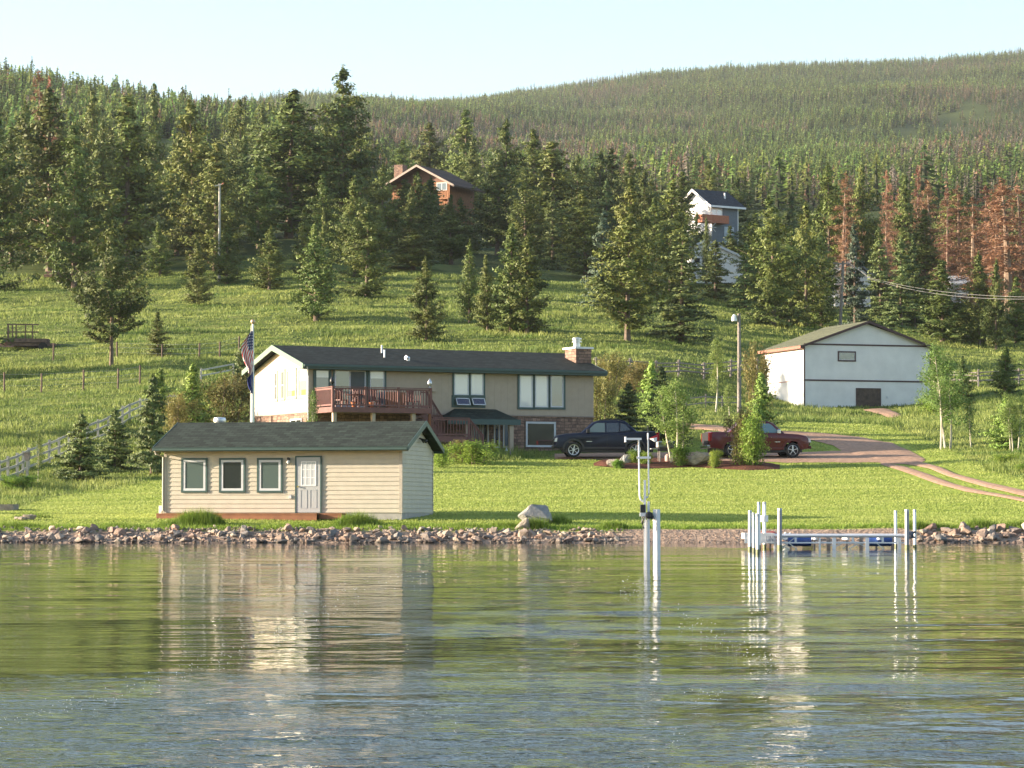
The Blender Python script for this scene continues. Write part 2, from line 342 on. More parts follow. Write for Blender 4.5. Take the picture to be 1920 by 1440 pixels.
# --- gravel drive, wheel tracks, bark mulch: strips draped on the ground
def strip(name, up, lo, m, dz=.05, nu=60, nv=10, jit=.55, mound=0, kind='structure'):
    def res(pl):
        W_ = np.array([gpt(*p)[:2] for p in pl]); d = np.r_[0, np.cumsum(np.linalg.norm(np.diff(W_, axis=0), axis=1))]; tt = np.linspace(0, d[-1], nu)
        return np.stack([np.interp(tt, d, W_[:, 0]), np.interp(tt, d, W_[:, 1])], -1)
    A, B = res(up), res(lo); V = []
    for i in range(nu):
        for j in range(nv+1):
            f = j/nv; p = A[i]*(1-f)+B[i]*f
            if j in (0, nv): p = p+np.array([0, jit])*(fbm(p[0]*1.3, p[1]*1.3, 8)-.5)*2
            e = min(1, min(f, 1-f)*5, min(i, nu-1-i)/4)
            V.append((p[0], p[1], gz(*p)+dz*(.3+.7*e)+mound*e))
    Fc = [(i*(nv+1)+j, (i+1)*(nv+1)+j, (i+1)*(nv+1)+j+1, i*(nv+1)+j+1) for i in range(nu-1) for j in range(nv)]
    return tag(link(name, mesh_np(name, V, Fc, True), m), kind=kind)
gm = mat('gravel', (.40, .255, .175), .95, var=.35, scale=5, bump=.8, bscale=14, spec=.1)
mm = mat('mulch', (.13, .055, .035), .95, var=.7, scale=14, bump=1, bscale=18, spec=.1)
strip('gravel_drive', [(1285, 795), (1380, 803), (1470, 809), (1551, 813), (1610, 820), (1672, 831), (1706, 846), (1735, 862)],
      [(1285, 804), (1380, 813), (1470, 822), (1520, 826), (1562, 836), (1578, 846), (1600, 856), (1640, 864)], gm, .10, 90, 16)
strip('gravel_parking', [(1040, 851), (1240, 849), (1400, 849), (1500, 849), (1580, 846), (1640, 845), (1706, 846), (1735, 864)],
      [(1040, 861), (1240, 864), (1400, 867), (1500, 868), (1580, 868), (1640, 868), (1680, 870), (1720, 872)], gm, .05, 90, 10)
strip('wheel_track', [(1700, 862), (1732, 868), (1765, 877), (1795, 890), (1855, 906), (1930, 923), (2060, 950)],
      [(1685, 869), (1715, 874), (1744, 880), (1778, 894), (1850, 915), (1930, 934), (2060, 962)], gm, .07, 70, 5, .12)
strip('wheel_track', [(1655, 867), (1700, 876), (1742, 890), (1790, 908), (1850, 924), (1930, 938), (2060, 966)],
      [(1650, 871), (1690, 884), (1716, 893), (1756, 908), (1812, 923), (1930, 944), (2060, 973)], gm, .06, 70, 5, .12)
strip('footpath', [(1655, 766), (1670, 769), (1685, 776), (1692, 781)], [(1618, 769), (1630, 772), (1655, 779), (1672, 784)], gm, .10, 30, 6, .2)
strip('mulch_bed', [(1113, 869), (1180, 859), (1300, 864), (1400, 868), (1462, 871)], [(1113, 873), (1180, 880), (1300, 876), (1400, 882), (1462, 880)], mm, .03, 60, 8, .2, .14)

# --- grass: stuff
def blades(n, xy, h, wd_, lean=.35, k=1):
    """k thin triangles per tuft, rooted on the ground"""
    wd_ = np.broadcast_to(wd_, (n,))
    x = np.repeat(xy[:, 0], k)+rng.normal(0, .05*k, n*k); y = np.repeat(xy[:, 1], k)+rng.normal(0, .05*k, n*k); z = ground(x, y)-.02
    hh = np.repeat(h, k)*rng.uniform(.6, 1.15, n*k); ww = np.repeat(wd_, k)*rng.uniform(.7, 1.3, n*k)
    a = rng.uniform(0, 2*np.pi, n*k); lx = rng.normal(0, lean, n*k)*hh; ly = rng.normal(0, lean, n*k)*hh
    V = np.stack([np.stack([x-ww*np.cos(a), y-ww*np.sin(a), z], -1), np.stack([x+ww*np.cos(a), y+ww*np.sin(a), z], -1), np.stack([x+lx, y+ly, z+hh], -1)], 1).reshape(-1, 3)
    return V
def tris(V): return np.arange(len(V)).reshape(-1, 3)
def scatter(n, d0, d1, s0=-190, s1=2110, pw=1.0):
    D = (d0**(2-pw)+rng.random(n)*(d1**(2-pw)-d0**(2-pw)))**(1/(2-pw)); s = rng.uniform(s0, s1, n); return np.stack([(s-960)/F*D, D], -1), s
drives = [o for o in COL.objects if o.name.split('.')[0] in ('gravel_drive', 'gravel_parking', 'wheel_track', 'mulch_bed', 'footpath')]
occ = set()
for o in drives:
    for v in o.data.vertices:
        for a in (-.22, 0, .22):
            for b_ in (-.22, 0, .22): occ.add((int((v.co.x+a)/.5+1000), int((v.co.y+b_)/.5)))
def off_drive(xy): return np.array([(int(p[0]/.5+1000), int(p[1]/.5)) not in occ for p in xy])
lawn_m = foliage_mat('lawn_blades', (.30, .38, .085), (.46, .51, .15), .45, .55, 0, .3, (.3, 1.2, 1))
mead_m = foliage_mat('meadow_blades', (.09, .155, .03), (.33, .36, .10), .4, .32, 0, .4, (.55, 1, 1))
# mown lawn
xy, s = scatter(640000, 103.3, 192, pw=1.6)
ok = (xy[:, 1] < lawn_edge(s)+1) & off_drive(xy) & ~((s > 1150) & (s < 1715) & (xy[:, 1] < 103.9))
xy = xy[ok]; far = xy[:, 1]/110
V = blades(len(xy), xy, np.full(len(xy), .075)*(1+.5*(far-1)), .032*far, .55)
tag(link('lawn_grass', mesh_np('lawn_grass', V, tris(V)), lawn_m), kind='stuff')
# meadow, brushier below the barn and round the young trees
xy, s = scatter(172000, 112, 345, pw=1.3)
cl = fbm(xy[:, 0]/3.2, xy[:, 1]/5, 41); cl2 = fbm(xy[:, 0]/1.1, xy[:, 1]/1.6, 43)
ok = (xy[:, 1] > lawn_edge(s)+.6*(cl2-.5)*3) & off_drive(xy); xy = xy[ok]; cl = cl[ok]; cl2 = cl2[ok]
hs = .13+.75*np.clip(cl-.42, 0, 1)+.5*np.clip(cl2-.5, 0, 1)*(xy[:, 1] < 235)
V = blades(len(xy), xy, hs*1.15, .028*xy[:, 1]/150, .32, 3)
tag(link('meadow_grass', mesh_np('meadow_grass', V, tris(V)), mead_m), kind='stuff')
# rank grass along the water, by the boathouse and at the rocks
def clump(px, py, n, rad, h, D=None):
    p = at(px, py, D) if D else gpt(px, py); a = rng.uniform(0, 6.28, n); r_ = rad*np.sqrt(rng.random(n))
    return np.stack([p[0]+r_*np.cos(a), np.maximum(p[1]+r_*.35*np.sin(a), 102.9)], -1), h*(1.1-.7*(r_/rad)**2)
CX, CH = [], []
for px, D, n, rad, h in [(372, 104.6, 1500, .85, .62), (395, 104.4, 500, .5, .5), (672, 104.6, 1100, .75, .5), (650, 104.3, 500, .5, .4), (330, 104.3, 500, .8, .3), (1000, 103.7, 300, .5, .42),
                         (1012, 103.6, 200, .3, .5), (1150, 103.9, 700, .5, .3), (1050, 105.2, 300, .4, .4), (30, 104, 500, .9, .28), (60, 108, 300, .8, .3), (1720, 103.6, 500, .4, .38), (1835, 103.9, 500, .7, .42), (1905, 103.9, 250, .5, .35), (1760, 103.9, 300, .6, .25), (950, 104, 400, .8, .3), (870, 104, 400, .8, .22), (220, 104, 400, 1, .22), (560, 104.2, 400, 1.4, .2), (770, 104.3, 500, 1, .18)]:
    a, b_ = clump(px, 970, n, rad, h, D); CX.append(a); CH.append(b_)
xy = np.concatenate(CX); hs = np.concatenate(CH)
V = blades(len(xy), xy, hs, .011, .3, 2)
tag(link('shore_grass', mesh_np('shore_grass', V, tris(V)), foliage_mat('shore_blades', (.15, .25, .03), (.27, .36, .06), .4, 1.5, 0)), kind='stuff')
# ragged fringe where the lawn meets rocks and gravel
n = 10500; s = rng.uniform(-190, 2110, n); D = 103.35+rng.random(n)*.9+.5*(fbm(s/30, s*0, 3)-.5); k = (s > 1170) & (s < 1712); D[k] += .45
xy = np.stack([(s-960)/F*D, D], -1)
V = blades(n, xy, rng.uniform(.05, .2, n), .014, .35, 2)
tag(link('shore_grass', mesh_np('shore_fringe', V, tris(V)), MATS['shore_blades']), kind='stuff')

# --- the far forest: one mass
def far_trees(xy, H, R, nb, colr):
    n = len(xy); x, y = xy[:, 0], xy[:, 1]; z = ground(x, y)-.5
    # core cone, coloured darker to put shade inside the crown (6 sides)
    Vs = []; Cs = []
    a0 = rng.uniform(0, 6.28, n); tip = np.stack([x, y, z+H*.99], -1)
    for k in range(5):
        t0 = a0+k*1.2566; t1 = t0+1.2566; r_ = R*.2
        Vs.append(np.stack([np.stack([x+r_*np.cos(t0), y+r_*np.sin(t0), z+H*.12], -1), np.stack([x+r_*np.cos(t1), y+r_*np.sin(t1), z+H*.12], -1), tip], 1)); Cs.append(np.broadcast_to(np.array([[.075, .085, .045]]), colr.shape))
    for k in range(nb):
        u = (k+rng.random(n))/nb; u = u**.85; hz = H*(.12+.86*u); rr = R*(1-u)**.75*rng.uniform(.65, 1.25, n); t = rng.uniform(0, 6.28, n)
        wv = (.22*rr+.10*R)*rng.uniform(.7, 1.4, n); dn = H*.03*rng.uniform(-.3, 1.5, n)
        ox, oy = x+rr*np.cos(t), y+rr*np.sin(t); ix, iy = x+rr*.1*np.cos(t), y+rr*.1*np.sin(t); px_, py_ = -np.sin(t)*wv, np.cos(t)*wv
        Vs.append(np.stack([np.stack([ox+px_, oy+py_, z+hz-dn], -1), np.stack([ox-px_, oy-py_, z+hz-dn*.6], -1), np.stack([ix, iy, z+hz+H*.035], -1)], 1)); Cs.append(colr*rng.uniform(.7, 1.35, (n, 1)))
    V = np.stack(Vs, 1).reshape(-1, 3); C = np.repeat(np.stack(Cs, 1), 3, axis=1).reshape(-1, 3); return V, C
def forest_cols(xy, dead):
    n = len(xy); g = np.array([[.150, .215, .058]])*rng.uniform(.55, 1.45, (n, 1)); g = g*np.stack([rng.uniform(.85, 1.3, n), np.ones(n), rng.uniform(.8, 1.3, n)], -1)
    pt = fbm(xy[:, 0]/110, xy[:, 1]/330, 51, 4); pd = np.clip((pt-.49)*4.5, 0, .7)*dead+.03; d = rng.random(n) < pd
    red = np.array([[.25, .15, .10]])*rng.uniform(.7, 1.3, (n, 1)); gray = np.array([[.21, .175, .14]])*rng.uniform(.7, 1.3, (n, 1))
    pk = rng.random(n)[:, None] < .4; g[d] = np.where(pk, red, gray)[d]; return g, d
FV, FC = [], []
for (n, d0, d1, s0, s1, nb, hr, dead) in [(5000, 640, 1180, -260, 560, 50, (7, 11.5), .12), (3000, 640, 1150, 520, 2250, 44, (6, 11), .6), (30000, 1150, 2000, 420, 2230, 32, (5, 9), .95), (37000, 2000, 3250, 420, 2200, 17, (6.5, 10.5), 1.0), (900, 1180, 1330, -260, 560, 36, (7, 12), .1)]:
    xy, s = scatter(n, d0, d1, s0, s1, 1.0)
    gap = fbm(xy[:, 0]/22, xy[:, 1]/50, 61); keep = (gap > .30) & (rng.random(n) < .45+1.1*(gap-.3)/.4)
    opn = (s > 270) & (s < 470+20*np.sin(s)) & (xy[:, 1] > 480) & (xy[:, 1] < 860); keep &= ~(opn & (rng.random(n) < .93))
    xy = xy[keep]; n = len(xy); H = rng.uniform(*hr, n)*rng.uniform(.7, 1.1, n); g, d = forest_cols(xy, dead)
    cl = fbm(xy[:, 0]/40, xy[:, 1]/90, 67); H = H*(.72+.6*cl)*rng.uniform(.75, 1.2, n); R = H*rng.uniform(.2, .36, n); R[d] *= .6
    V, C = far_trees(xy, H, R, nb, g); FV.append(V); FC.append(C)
V = np.concatenate(FV); C = np.concatenate(FC)
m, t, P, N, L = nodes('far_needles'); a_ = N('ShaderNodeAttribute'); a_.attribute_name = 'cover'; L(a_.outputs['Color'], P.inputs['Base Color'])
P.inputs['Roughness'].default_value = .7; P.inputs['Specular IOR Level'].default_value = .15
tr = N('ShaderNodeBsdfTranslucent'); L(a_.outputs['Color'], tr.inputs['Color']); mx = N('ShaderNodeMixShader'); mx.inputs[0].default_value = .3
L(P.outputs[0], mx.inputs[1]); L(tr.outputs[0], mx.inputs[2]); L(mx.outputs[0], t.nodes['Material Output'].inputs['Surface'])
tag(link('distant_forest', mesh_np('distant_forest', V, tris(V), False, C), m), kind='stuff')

# --- a scatter of splash drops above the water, left by the boat
m, t, P, N, L = nodes('water_drops'); P.inputs['Base Color'].default_value = (.75, .8, .85, 1); P.inputs['Roughness'].default_value = .05; P.inputs['Specular IOR Level'].default_value = 1
DV, DT = [], []; ico = np.array([(0, 0, 1), (.89, 0, .45), (.28, .85, .45), (-.72, .53, .45), (-.72, -.53, .45), (.28, -.85, .45), (.72, .53, -.45), (-.28, .85, -.45), (-.89, 0, -.45), (-.28, -.85, -.45), (.72, -.53, -.45), (0, 0, -1)])
icf = np.array([(0, 1, 2), (0, 2, 3), (0, 3, 4), (0, 4, 5), (0, 5, 1), (1, 6, 2), (2, 7, 3), (3, 8, 4), (4, 9, 5), (5, 10, 1), (6, 7, 2), (7, 8, 3), (8, 9, 4), (9, 10, 5), (10, 6, 1), (11, 7, 6), (11, 8, 7), (11, 9, 8), (11, 10, 9), (11, 6, 10)])
for (xa, ya, xb, yb, n) in ((0, 1365, 300, 1292, 90), (300, 1292, 470, 1225, 50), (520, 1200, 640, 1135, 60), (620, 1120, 800, 1085, 60), (1165, 1105, 1230, 1130, 40), (1265, 1165, 1450, 1255, 110), (1300, 1305, 1350, 1320, 30), (850, 1370, 860, 1372, 6), (760, 1340, 780, 1345, 8), (1240, 1380, 1290, 1400, 14)):
    for q in range(n):
        f = rng.random(); px = xa+(xb-xa)*f+rng.normal(0, 14); py = ya+(yb-ya)*f+rng.normal(0, 7); Dw = EYE/((py-962)/F); hgt = abs(rng.normal(0, .035))*Dw/18
        rd = Dw/F*rng.uniform(.4, .95); c = np.array([(px-960)/F*Dw, Dw, hgt+.01]); DT.append(icf+12*len(DV)); DV.append(ico*rd+c)
tag(link('splash_drops', mesh_np('splash_drops', np.concatenate(DV), np.concatenate(DT), True), m), kind='stuff')
# ================================================================== BUILDINGS
def shingles(name, c, kz, var=.3, row=.14):
    m, t, P, N, L = nodes(name); tc = N('ShaderNodeTexCoord'); mp = N('ShaderNodeMapping'); mp.vector_type = 'POINT'
    sx = N('ShaderNodeSeparateXYZ'); L(tc.outputs['Object'], sx.inputs[0]); k = N('ShaderNodeMath'); k.operation = 'MULTIPLY'; k.inputs[1].default_value = kz; L(sx.outputs['Z'], k.inputs[0])
    cx = N('ShaderNodeCombineXYZ'); L(sx.outputs['X'], cx.inputs[0]); L(k.outputs[0], cx.inputs[1])
    b = N('ShaderNodeTexBrick'); L(cx.outputs[0], b.inputs['Vector']); b.inputs['Scale'].default_value = 1; b.inputs['Brick Width'].default_value = .32; b.inputs['Row Height'].default_value = row
    b.inputs['Mortar Size'].default_value = .008; b.inputs['Bias'].default_value = 0
    b.inputs['Color1'].default_value = (*[x*(1-var) for x in c], 1); b.inputs['Color2'].default_value = (*[x*(1+var) for x in c], 1); b.inputs['Mortar'].default_value = (*[x*.4 for x in c], 1)
    n = noise(t, 3, 4, tc.outputs['Object']); r = ramp(t, [(.3, (.8, .8, .8)), (.7, (1.15, 1.15, 1.15))]); L(n.outputs[0], r.inputs[0])
    mx = N('ShaderNodeMix'); mx.data_type = 'RGBA'; mx.blend_type = 'MULTIPLY'; mx.inputs[0].default_value = 1; L(b.outputs[0], mx.inputs[6]); L(r.outputs[0], mx.inputs[7]); L(mx.outputs[2], P.inputs['Base Color'])
    bu = N('ShaderNodeBump'); bu.inputs['Distance'].default_value = .015; L(b.outputs['Fac'], bu.inputs['Height']); bu.invert = True; L(bu.outputs[0], P.inputs['Normal'])
    P.inputs['Roughness'].default_value = .9; P.inputs['Specular IOR Level'].default_value = .2; return m
def stone(name, c1, c2, mort, bw=.42, rh=.17):
    m, t, P, N, L = nodes(name); tc = N('ShaderNodeTexCoord'); sx = N('ShaderNodeSeparateXYZ'); L(tc.outputs['Object'], sx.inputs[0])
    a = N('ShaderNodeMath'); a.operation = 'ADD'; L(sx.outputs['X'], a.inputs[0]); L(sx.outputs['Y'], a.inputs[1])
    n0 = noise(t, 2.2, 2, tc.outputs['Object']); a2 = N('ShaderNodeMath'); a2.operation = 'MULTIPLY_ADD'; a2.inputs[1].default_value = .16; L(n0.outputs[0], a2.inputs[0]); L(sx.outputs['Z'], a2.inputs[2])
    cx = N('ShaderNodeCombineXYZ'); L(a.outputs[0], cx.inputs[0]); L(a2.outputs[0], cx.inputs[1])
    b = N('ShaderNodeTexBrick'); L(cx.outputs[0], b.inputs['Vector']); b.inputs['Scale'].default_value = 1; b.inputs['Brick Width'].default_value = bw; b.inputs['Row Height'].default_value = rh
    b.inputs['Mortar Size'].default_value = .014; b.squash = .6; b.squash_frequency = 2; b.offset = .37
    b.inputs['Color1'].default_value = (*c1, 1); b.inputs['Color2'].default_value = (*c2, 1); b.inputs['Mortar'].default_value = (*mort, 1)
    n = noise(t, 5, 4, tc.outputs['Object']); r = ramp(t, [(.3, (.7, .7, .7)), (.7, (1.2, 1.2, 1.2))]); L(n.outputs[0], r.inputs[0])
    mx = N('ShaderNodeMix'); mx.data_type = 'RGBA'; mx.blend_type = 'MULTIPLY'; mx.inputs[0].default_value = 1; L(b.outputs[0], mx.inputs[6]); L(r.outputs[0], mx.inputs[7]); L(mx.outputs[2], P.inputs['Base Color'])
    bu = N('ShaderNodeBump'); bu.inputs['Distance'].default_value = .03; bu.invert = True; L(b.outputs['Fac'], bu.inputs['Height']); L(bu.outputs[0], P.inputs['Normal'])
    P.inputs['Roughness'].default_value = .85; return m
def glass_mat(name, c, rough=.03, wob=.15):
    m, t, P, N, L = nodes(name); P.inputs['Base Color'].default_value = (*c, 1); P.inputs['Roughness'].default_value = rough; P.inputs['IOR'].default_value = 1.52; P.inputs['Specular IOR Level'].default_value = .8
    P.inputs['Coat Weight'].default_value = 1; P.inputs['Coat Roughness'].default_value = .02
    tc = N('ShaderNodeTexCoord'); n = noise(t, .9, 1, tc.outputs['Object']); b = N('ShaderNodeBump'); b.inputs['Strength'].default_value = wob; b.inputs['Distance'].default_value = .02; L(n.outputs[0], b.inputs['Height'])
    L(b.outputs[0], P.inputs['Normal']); L(b.outputs[0], P.inputs['Coat Normal']); return m
green = mat('green_trim', (.045, .085, .075), .5, var=.08)
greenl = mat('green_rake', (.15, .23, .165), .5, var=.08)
white = mat('white_paint', (.78, .77, .75), .5, var=.04)
wgrey = mat('grey_white', (.55, .56, .57), .45, var=.06)
beige = mat('beige_siding', (.49, .44, .345), .7, var=.07, bump=.15)
tan = mat('tan_siding', (.43, .345, .255), .75, var=.05, bump=.2, bscale=30)
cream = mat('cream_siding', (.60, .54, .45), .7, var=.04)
redwood = mat('red_deck', (.17, .075, .065), .7, var=.18, bump=.2)
rustw = mat('rust_wood', (.28, .11, .05), .7, var=.2)
concrete = mat('concrete', (.34, .32, .29), .9, var=.15, bump=.3)
metal = mat('galvanised', (.55, .56, .57), .35, metal=.8, var=.08)
alu = mat('aluminium', (.78, .78, .80), .42, metal=.35, var=.05)
black = mat('black_plastic', (.015, .015, .017), .45)
glassd = glass_mat('dark_glass', (.02, .025, .025)); glassg = glass_mat('green_glass', (.09, .125, .115)); blind = glass_mat('blind_glass', (.56, .58, .59), .05); glassb = glass_mat('blue_glass', (.10, .13, .15))
roofg = shingles('green_shingles', (.036, .047, .038), 1.9); roofd = shingles('dark_shingles', (.029, .035, .031), 2.2); roofb = shingles('olive_shingles', (.135, .14, .085), 2.2, .15)
stonem = stone('stone_veneer', (.17, .10, .075), (.36, .22, .155), (.10, .075, .06))
greyw = mat('weathered_wood', (.23, .20, .175), .85, var=.35, scale=5, bump=.5)
oldw = mat('old_wood', (.14, .095, .075), .9, var=.4, scale=4, bump=.5)
postw = mat('pale_post', (.44, .42, .36), .8, var=.15)

def face(side, x0=0, v0=0):
    if side == 'front': return lambda u, d, z: (u, v0-d, z)
    if side == 'left': return lambda u, d, z: (x0-d, u, z)
    return lambda u, d, z: (x0+d, u, z)
def laps(M, u0, u1, z0, z1, ex, th=.026, cut=None):
    mb = MB(M); z = z0
    while z < z1-.01:
        zt = min(z+ex, z1); a0, a1 = cut(z) if cut else (u0, u1); b0, b1 = cut(zt) if cut else (u0, u1)
        mb.quad((a0, th, z), (a1, th, z), (b1, .003, zt), (b0, .003, zt)); mb.quad((a0, 0, z), (a1, 0, z), (a1, th, z), (a0, th, z)); z = zt
    return mb
def window(root, M, u0, u1, z0, z1, tw=.09, tm=green, fm=white, pm=glassd, cols=1, fw=.055, shade=0, rows=None):
    mb = MB(M); a = tw
    mb.box(u0-a, u1+a, .02, .055, z1, z1+a); mb.box(u0-a, u1+a, .02, .06, z0-a, z0); mb.box(u0-a, u0, .02, .052, z0, z1); mb.box(u1, u1+a, .02, .052, z0, z1)
    w = mb.build('window', tm, root)
    mb = MB(M); f = fw
    mb.box(u0, u1, .02, .045, z1-f, z1); mb.box(u0, u1, .02, .045, z0, z0+f); mb.box(u0, u0+f, .02, .043, z0+f, z1-f); mb.box(u1-f, u1, .02, .043, z0+f, z1-f)
    for k in range(1, cols):
        c = u0+(u1-u0)*k/cols; mb.box(c-f*.6, c+f*.6, .02, .042, z0+f, z1-f)
    for r_ in rows or []:
        c = z0+(z1-z0)*r_; mb.box(u0+f, u1-f, .02, .041, c-f*.5, c+f*.5)
    mb.build('frame', fm, w)
    MB(M).box(u0+f*.5, u1-f*.5, .019, .026, z0+f*.5, z1-f*.5).build('pane', pm, w)
    if shade: MB(M).box(u0+f, u1-f, .0262, .029, z1-f-(z1-z0)*shade, z1-f).build('blind', blind, w)
    return w
def gable_roof(mb, x0, x1, v0, v1, ze, zr, th):
    vm = (v0+v1)/2; mb.prism([(v0, ze), (vm, zr), (v1, ze), (v1, ze-th), (vm, zr-th*1.05), (v0, ze-th)], x0, x1, 'x'); return mb
def rake(mb, x0, x1, v0, v1, ze, zr, w, dz=.012):
    vm = (v0+v1)/2
    mb.prism([(v0, ze+dz), (vm, zr+dz), (v1, ze+dz), (v1, ze-w), (vm, zr-w*1.1), (v0, ze-w)], x0, x1, 'x')

# ------------------------------------------------------------ boathouse by the water
BY = D2R(-12); LB, WB = 9.15, 4.83
pr_ = at(753, 962, 106.0); o = np.array([pr_[0]-LB*math.cos(BY), pr_[1]-LB*math.sin(BY), pr_[2]])
PB = Plane(o, BY); zb = o[2]
bh = empty('boathouse', tuple(o), BY, label='small beige boathouse with green gable roof standing at the water behind the rocks', cat='boathouse')
HW = 2.36
fr = face('front')
mb = MB(); mb.box(0, LB, 0, WB, 0, HW); mb.prism([(0, HW), (WB/2, HW+.92), (WB, HW)], .002, LB-.002, 'x'); wall = mb.build('wall', beige, bh)
laps(fr, 0, LB, .02, HW, .165).build('siding', beige, wall)
laps(face('left'), 0, WB, .02, HW, .165).build('siding', beige, wall)
laps(face('right', LB), 0, WB, .02, HW+.9, .165, cut=lambda z: (max(0, (z-HW)*WB/2/.92), WB-max(0, (z-HW)*WB/2/.92))).build('siding', beige, wall)
cbm = mat('corner_beige', (.42, .37, .30), .7)
for b6 in ((-.02, .09, -.034, .004, 0, HW), (LB-.09, LB+.002, -.034, .004, 0, HW), (LB+.003, LB+.032, -.036, .09, 0, HW), (LB+.003, LB+.032, WB-.09, WB+.01, 0, HW)): MB().box(*b6).build('corner_board', cbm, wall)
MB().box(.0, LB+.01, .01, WB, -.45, -.002).build('foundation', concrete, bh)
u_l, zt = PB.hit(294, 838, -.5); u_r, _ = PB.hit(766, 838, -.5)
ze = HW+.10; zr = ze+1.0; x0, x1 = -.28, LB+.34; v0, v1 = -.48, WB+.42
roof = gable_roof(MB(), x0, x1, v0, v1, ze, zr, .10).build('roof', roofg, bh)
for xa in (x1, x0-.03): mb = MB(); rake(mb, xa, xa+.03, v0, v1, ze, zr, .17); mb.build('rake_board', green, roof)
mb = MB(); mb.box(x0, x1, v0+.02, v0+.05, ze-.17, ze-.015); mb.box(x0, x1, v1-.05, v1-.02, ze-.17, ze-.015); mb.build('fascia', green, roof)
mb = MB(); mb.box(x0-.02, x1+.01, v0-.10, v0+.018, ze-.14, ze-.035); mb.box(x0-.03, x1+.02, v0-.115, v0+.018, ze-.05, ze-.028); mb.build('gutter', green, roof, .008)
MB().box(x0, x1, v0+.05, -.03, ze-.18, ze-.16).build('soffit', beige, roof)
MB().tube([(x0+.06, v0-.05, ze-.14), (x0+.1, v0-.03, ze-.26), (-.045, -.05, ze-.36), (-.045, -.05, .1), (-.07, -.16, .02)], .035, 6).build('downspout', beige, roof)
def pipe_vent(root, name, c, r, h, m_):
    mb = MB(); mb.lathe([(r, 0), (r, h*.55), (r*1.5, h*.55), (r*1.7, h*.75), (r*1.5, h*.95), (r*.5, h)], 14, c); return mb.build(name, m_, root, smooth=True)
u, z = PB.hit(412, 790, WB/2+.6); pipe_vent(bh, 'roof_vent', (u, WB/2+.6, zr-.3), .15, .52, metal)
for a, b_, pm in ((344, 386, glassg), (415, 457, glassd), (486, 527, glassg)):
    (ua, zt), (ub, _) = PB.hit(a, 862.5), PB.hit(b_, 862.5); _, zbm = PB.hit(a, 920)
    window(bh, fr, ua, ub, zbm-zb, zt-zb, .075, green, wgrey, pm, 1, .085)
(ua, zt), (ub, _) = PB.hit(556.5, 857.5), PB.hit(601, 857.5)
mb = MB(fr); H_ = zt-zb; mb.box(ua-.05, ua, .02, .06, 0, H_+.05); mb.box(ub, ub+.06, .02, .06, 0, H_+.05); mb.box(ua, ub, .02, .06, H_, H_+.055); tr_ = mb.build('door_frame', green, bh)
doorm = mat('door_grey', (.40, .41, .41), .5, var=.03)
dr_ = MB(fr).box(ua, ub, .02, .045, .02, H_).build('door', doorm, bh)
(wa, za), (wb, zc) = PB.hit(565.5, 865), PB.hit(593.5, 911); za -= zb; zc -= zb
mb = MB(fr); f = .035; mb.box(wa, wb, .046, .062, za-f, za); mb.box(wa, wb, .046, .062, zc, zc+f); mb.box(wa, wa+f, .046, .061, zc, za); mb.box(wb-f, wb, .046, .061, zc, za)
for k in (1, 2): c = wa+(wb-wa)*k/3; mb.box(c-.012, c+.012, .046, .057, zc, za); c = zc+(za-zc)*k/3; mb.box(wa, wb, .046, .056, c-.012, c+.012)
mb.build('door_window', white, dr_); MB(fr).box(wa+.02, wb-.02, .046, .05, zc+.02, za-.02).build('pane', blind, dr_)
mb = MB(fr)
for a, b_ in ((wa-.02, (wa+wb)/2-.06), ((wa+wb)/2+.06, wb+.02)):
    for q, w_ in ((.18, .012), (zc-.16, .012)): mb.box(a, b_, .046, .054, q, q+w_)
    mb.box(a, a+.012, .046, .054, .18, zc-.15); mb.box(b_-.012, b_, .046, .054, .18, zc-.15)
mb.build('door_panel', doorm, dr_)
MB(fr).tube([(ua+.07, .046, .98), (ua+.07, .11, .98)], [.02, .035], 10).build('door_handle', mat('brass', (.6, .45, .12), .3, metal=1), dr_)
u, z = PB.hit(542, 863); z -= zb
wl = MB(fr).tube([(u, .02, z+.05), (u, .13, z+.06)], .05, 10).tube([(u, .11, z+.06), (u, .11, z+.0)], [.06, .04], 10).build('wall_lamp', black, bh)
MB(fr).lathe([(.03, .04), (.06, 0), (.062, -.07), (.03, -.11)], 12, (u, .11, z-.02)).build('lamp_globe', mat('frosted', (.8, .8, .78), .3), wl, smooth=True)
u, z = PB.hit(545, 931.5); MB(fr).box(u-.05, u+.04, .02, .07, z-zb-.06, z-zb+.06).build('outlet_box', wgrey, bh)
v_, z = PB.side(786, 824, LB)
rt = face('right', LB)
mb = MB(rt)
for s_ in (-.12, .12): mb.tube([(v_, .02, z-zb+.05), (v_+s_, .12, z-zb), (v_+s_*1.7, .24, z-zb-.08)], [.03, .035, .075], 10)
mb.build('floodlight', black, bh)
ua, _ = PB.hit(297, 968, -.7); ub, _ = PB.hit(640, 968, -.7); uc, _ = PB.hit(594, 968, -.9)
mb = MB(); mb.box(ua, uc, -.95, 0-.03, -.06, -.01); mb.box(uc, ub, -.62, -.03, -.06, -.01); mb.box(ua, uc, -.93, -.88, -.27, -.06); mb.box(uc, ub, -.60, -.56, -.22, -.06); mb.box(ua, ua+.05, -.88, -.05, -.27, -.06)
mb.build('deck_step', rustw, bh)
MB().box(-.33, -.22, .3, .7, -.1, .28).build('utility_box', white, bh)

